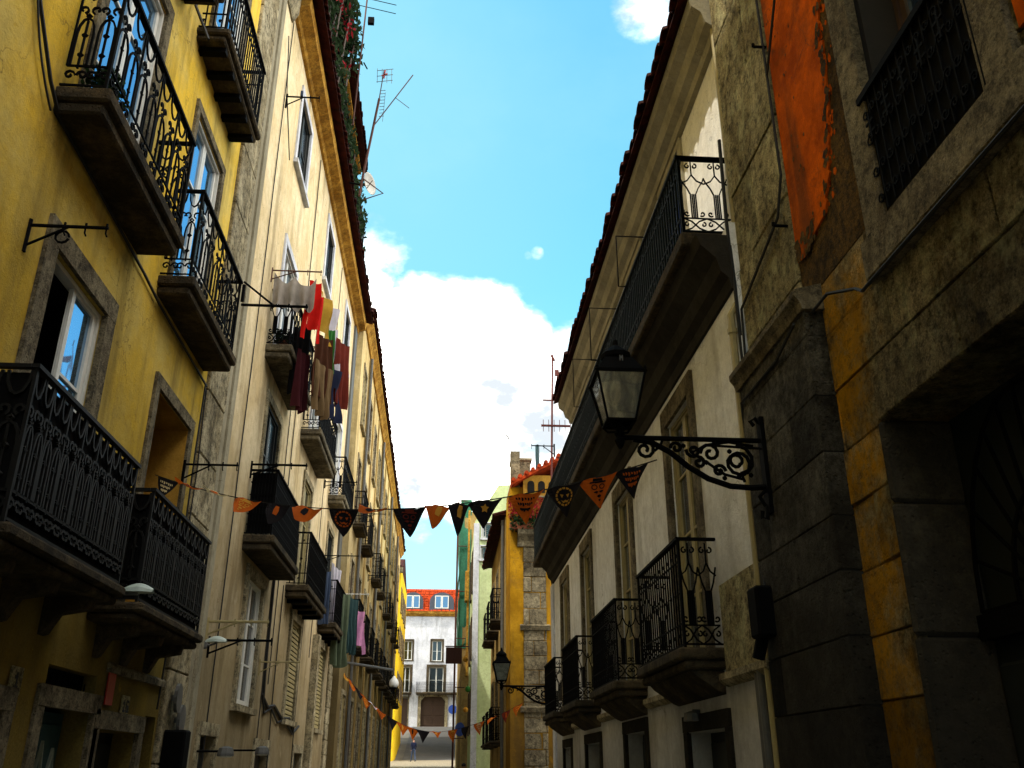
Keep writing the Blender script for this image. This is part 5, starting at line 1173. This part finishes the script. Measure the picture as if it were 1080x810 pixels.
# ================================================================ PEOPLE
def person(x, y, z, h, face, label, top, legs, stride=.25):
    o = thing('person', label, 'person', (x,y,z))
    s = h/1.75; V = {}
    V['pelvis'] = ((0,0,.93),.135); V['waist'] = ((0,0,1.08),.12); V['chest'] = ((0,.0,1.3),.15); V['neck'] = ((0,0,1.48),.055); V['jaw'] = ((0,-.01,1.56),.07); V['head'] = ((0,0,1.64),.095); V['crown'] = ((0,.01,1.71),.075)
    E_ = [('pelvis','waist'),('waist','chest'),('chest','neck'),('neck','jaw'),('jaw','head'),('head','crown')]
    for sg, n in ((-1,'l'),(1,'r')):
        st = stride*sg
        V['hip'+n] = ((.09*sg,0,.88),.095); V['knee'+n] = ((.1*sg,-st*.45-.03,.5),.062); V['ank'+n] = ((.1*sg,-st,.09),.042); V['toe'+n] = ((.11*sg,-st-.15,.035),.035)
        V['sh'+n] = ((.18*sg,0,1.41),.062); V['elb'+n] = ((.24*sg,st*.35,1.14),.045); V['wr'+n] = ((.24*sg,st*.6-.05,.9),.032); V['hand'+n] = ((.235*sg,st*.65-.07,.82),.036)
        E_ += [('pelvis','hip'+n),('hip'+n,'knee'+n),('knee'+n,'ank'+n),('ank'+n,'toe'+n),('chest','sh'+n),('sh'+n,'elb'+n),('elb'+n,'wr'+n),('wr'+n,'hand'+n)]
    names = list(V); me = bpy.data.meshes.new('body'); me.from_pydata([V[n][0] for n in names], [(names.index(a), names.index(b)) for a, b in E_], [])
    tmp = bpy.data.objects.new('tmp', me); col.objects.link(tmp); sk = tmp.modifiers.new('s', 'SKIN'); 
    if not me.skin_vertices: me.skin_vertices.add() if hasattr(me.skin_vertices, 'add') else None
    for i, n in enumerate(names): me.skin_vertices[0].data[i].radius = (V[n][1], V[n][1]); me.skin_vertices[0].data[i].use_root = (n == 'pelvis')
    sub = tmp.modifiers.new('u', 'SUBSURF'); sub.levels = 1; sub.render_levels = 1
    bpy.context.view_layer.update(); ev = tmp.evaluated_get(bpy.context.evaluated_depsgraph_get()); nm = bpy.data.meshes.new_from_object(ev)
    bpy.data.objects.remove(tmp); nm.materials.clear()
    for q in (skinm, top, legs, shoem): nm.materials.append(q)
    for p in nm.polygons:
        c = p.center; p.use_smooth = True
        p.material_index = 0 if (c.z > 1.47 or (abs(c.x) > .17 and c.z < .88)) else (3 if c.z < .1 else (2 if c.z < .95 and abs(c.x) < .2 else 1))
    b = bpy.data.objects.new('body', nm); col.objects.link(b); b.parent = o; b.scale = (s,s,s); b.rotation_euler = (0,0,face)
    hm = M(); hm.lathe((0,.025,1.62), [(.08,0),(.105,.04),(.1,.1),(.05,.145),(.005,.15)], 10); WL[o] = Vector((0,0,0)); hh = build('hair', hm, hairm, o, smooth=True); WL[o] = Vector((x,y,z)); hh.location = Vector(hh.location)*s
    return o
skinm = paint('skin', (.35,.18,.12,1), .6, .1); hairm = paint('dark_hair', (.015,.01,.008,1), .6, .2); shoem = paint('black_shoes', (.01,.01,.01,1), .5)
person(-2.25, 79, gz(79)-.05, 1.75, rad(200), 'person in dark jacket and blue jeans walking up the sunlit end of the street', CL['navy'], CL['blue'])
person(1.02, 44, gz(44)-.1, 1.78-.35+.05, rad(20), 'person in black, only the head visible at the foot of the picture', CL['black'], CL['black'])

# ================================================================ LIGHT, SKY, CAMERA
sunv = Vector((-1, -.7, 2.4)).normalized()
el = math.asin(sunv.z); az = math.atan2(sunv.x, sunv.y)
sun = bpy.data.lights.new('sun', 'SUN'); sun.energy = 5.; sun.angle = rad(.5); sun.color = (1,.93,.8)
so = bpy.data.objects.new('sun', sun); col.objects.link(so); so.rotation_euler = (-sunv).to_track_quat('-Z', 'Y').to_euler(); so.location = (0,0,40)
W = bpy.data.worlds.new('World'); scene.world = W; W.use_nodes = True; nt = W.node_tree; nd = nt.nodes
bg = nd['Background']; sky = nd.new('ShaderNodeTexSky'); sky.sky_type = 'NISHITA'; sky.sun_disc = False; sky.sun_elevation = el; sky.sun_rotation = az; sky.air_density = 1.; sky.dust_density = .6; sky.ozone_density = 1.5
def L(a, b): nt.links.new(a, b)
def WM(op, a, b=0., c=None):
    n = nd.new('ShaderNodeMath'); n.operation = op
    for i, x in enumerate((a, b)):
        if hasattr(x, 'is_linked'): L(x, n.inputs[i])
        else: n.inputs[i].default_value = x
    return n.outputs[0]
tc = nd.new('ShaderNodeTexCoord')
def rngw(x, a, b, c=0., d=1.):
    r = nd.new('ShaderNodeMapRange'); r.interpolation_type = 'SMOOTHSTEP'; r.inputs[1].default_value = a; r.inputs[2].default_value = b; r.inputs[3].default_value = c; r.inputs[4].default_value = d; L(x, r.inputs[0]); return r.outputs[0]
def dotw(v):
    n = nd.new('ShaderNodeVectorMath'); n.operation = 'DOT_PRODUCT'; L(tc.outputs['Generated'], n.inputs[0]); n.inputs[1].default_value = Vector(v).normalized(); return n.outputs['Value']
def noisew(scale, det, seed):
    mp = nd.new('ShaderNodeMapping'); L(tc.outputs['Generated'], mp.inputs[0]); mp.inputs['Scale'].default_value = (1,1,1.7); mp.inputs['Location'].default_value = (seed,seed*.7,0)
    n = nd.new('ShaderNodeTexNoise'); n.inputs['Scale'].default_value = scale; n.inputs['Detail'].default_value = det; n.inputs['Roughness'].default_value = .58; L(mp.outputs[0], n.inputs['Vector']); return n.outputs['Fac']
C_DIR = [((.0,1,.41),.984,.9965,.62),((-.16,1,.43),.984,.997,.55),((.17,1,.36),.984,.997,.55),((-.06,1,.18),.986,.998,.3),((.285,1,1.08),.9978,.9998,.37),((.105,1,.612),.99989,.999995,.42),((.0935,1,.608),.99994,.999998,.4),((-.13,1,.6),.995,.9995,.3),((1,-.3,.75),.58,.76,.75),((-1,-.3,.9),.66,.86,.65)]  # last two are unseen side clouds added to brighten the street walls
bias = None
for v, a, b, k_ in C_DIR:
    q = rngw(dotw(v), a, b, 0, k_); bias = q if bias is None else WM('MAXIMUM', bias, q)
nz = noisew(6.5, 12, 3.3); f = WM('ADD', nz, bias); mask = rngw(f, .76, 1.06)
shade = rngw(noisew(7, 8, 1.1), .36, .56, 0, 1.)
cc = nd.new('ShaderNodeCombineColor'); 
for i, (q, lo) in enumerate(((40., 5.7), (38., 6.2), (34., 6.6))): L(WM('ADD', WM('MULTIPLY', shade, q-lo), lo), cc.inputs[i])
tint = nd.new('ShaderNodeMix'); tint.data_type = 'RGBA'; tint.blend_type = 'MULTIPLY'; tint.inputs[0].default_value = 1; L(sky.outputs[0], tint.inputs[6]); 
front = rngw(dotw((.05,1,.6)), .35, .8)
tm = nd.new('ShaderNodeMix'); tm.data_type = 'RGBA'; L(front, tm.inputs[0]); tm.inputs[6].default_value = (1.0,1.15,1.0,1); tm.inputs[7].default_value = (1.5,2.95,2.45,1); L(tm.outputs[2], tint.inputs[7])
spz = nd.new('ShaderNodeSeparateXYZ'); L(tc.outputs['Generated'], spz.inputs[0])
haze = nd.new('ShaderNodeMix'); haze.data_type = 'RGBA'; L(rngw(spz.outputs[2], .5, .08, 0., .75), haze.inputs[0]); L(tint.outputs[2], haze.inputs[6]); haze.inputs[7].default_value = (4.8,6.7,7.2,1)
mx = nd.new('ShaderNodeMix'); mx.data_type = 'RGBA'; L(mask, mx.inputs[0]); 
pale = nd.new('ShaderNodeMix'); pale.data_type = 'RGBA'; L(WM('ADD', rngw(dotw((-.22,1,.75)), .93, .999, 0, .45), rngw(noisew(3, 6, 8.), .4, .75, 0, .3)), pale.inputs[0]); L(haze.outputs[2], pale.inputs[6]); pale.inputs[7].default_value = (2.8,5.9,7.0,1); L(pale.outputs[2], mx.inputs[6]); L(cc.outputs[0], mx.inputs[7])
L(mx.outputs[2], bg.inputs[0]); bg.inputs[1].default_value = .15

cam = bpy.data.cameras.new('camera'); co = bpy.data.objects.new('camera', cam); col.objects.link(co); scene.camera = co
cam.sensor_width = 36; cam.lens = 950/1080*36; cam.clip_end = 2000; cam.clip_start = .05
co.location = (0,0,1.6); th = math.atan(405/950); ps = math.atan(75/950*math.cos(th))
co.rotation_euler = (math.pi/2+th, 0, -ps)
scene.view_settings.view_transform = 'Standard'; scene.view_settings.look = 'None'; scene.view_settings.exposure = 0; scene.view_settings.gamma = 1
scene.cycles.max_bounces = 8; scene.cycles.diffuse_bounces = 5
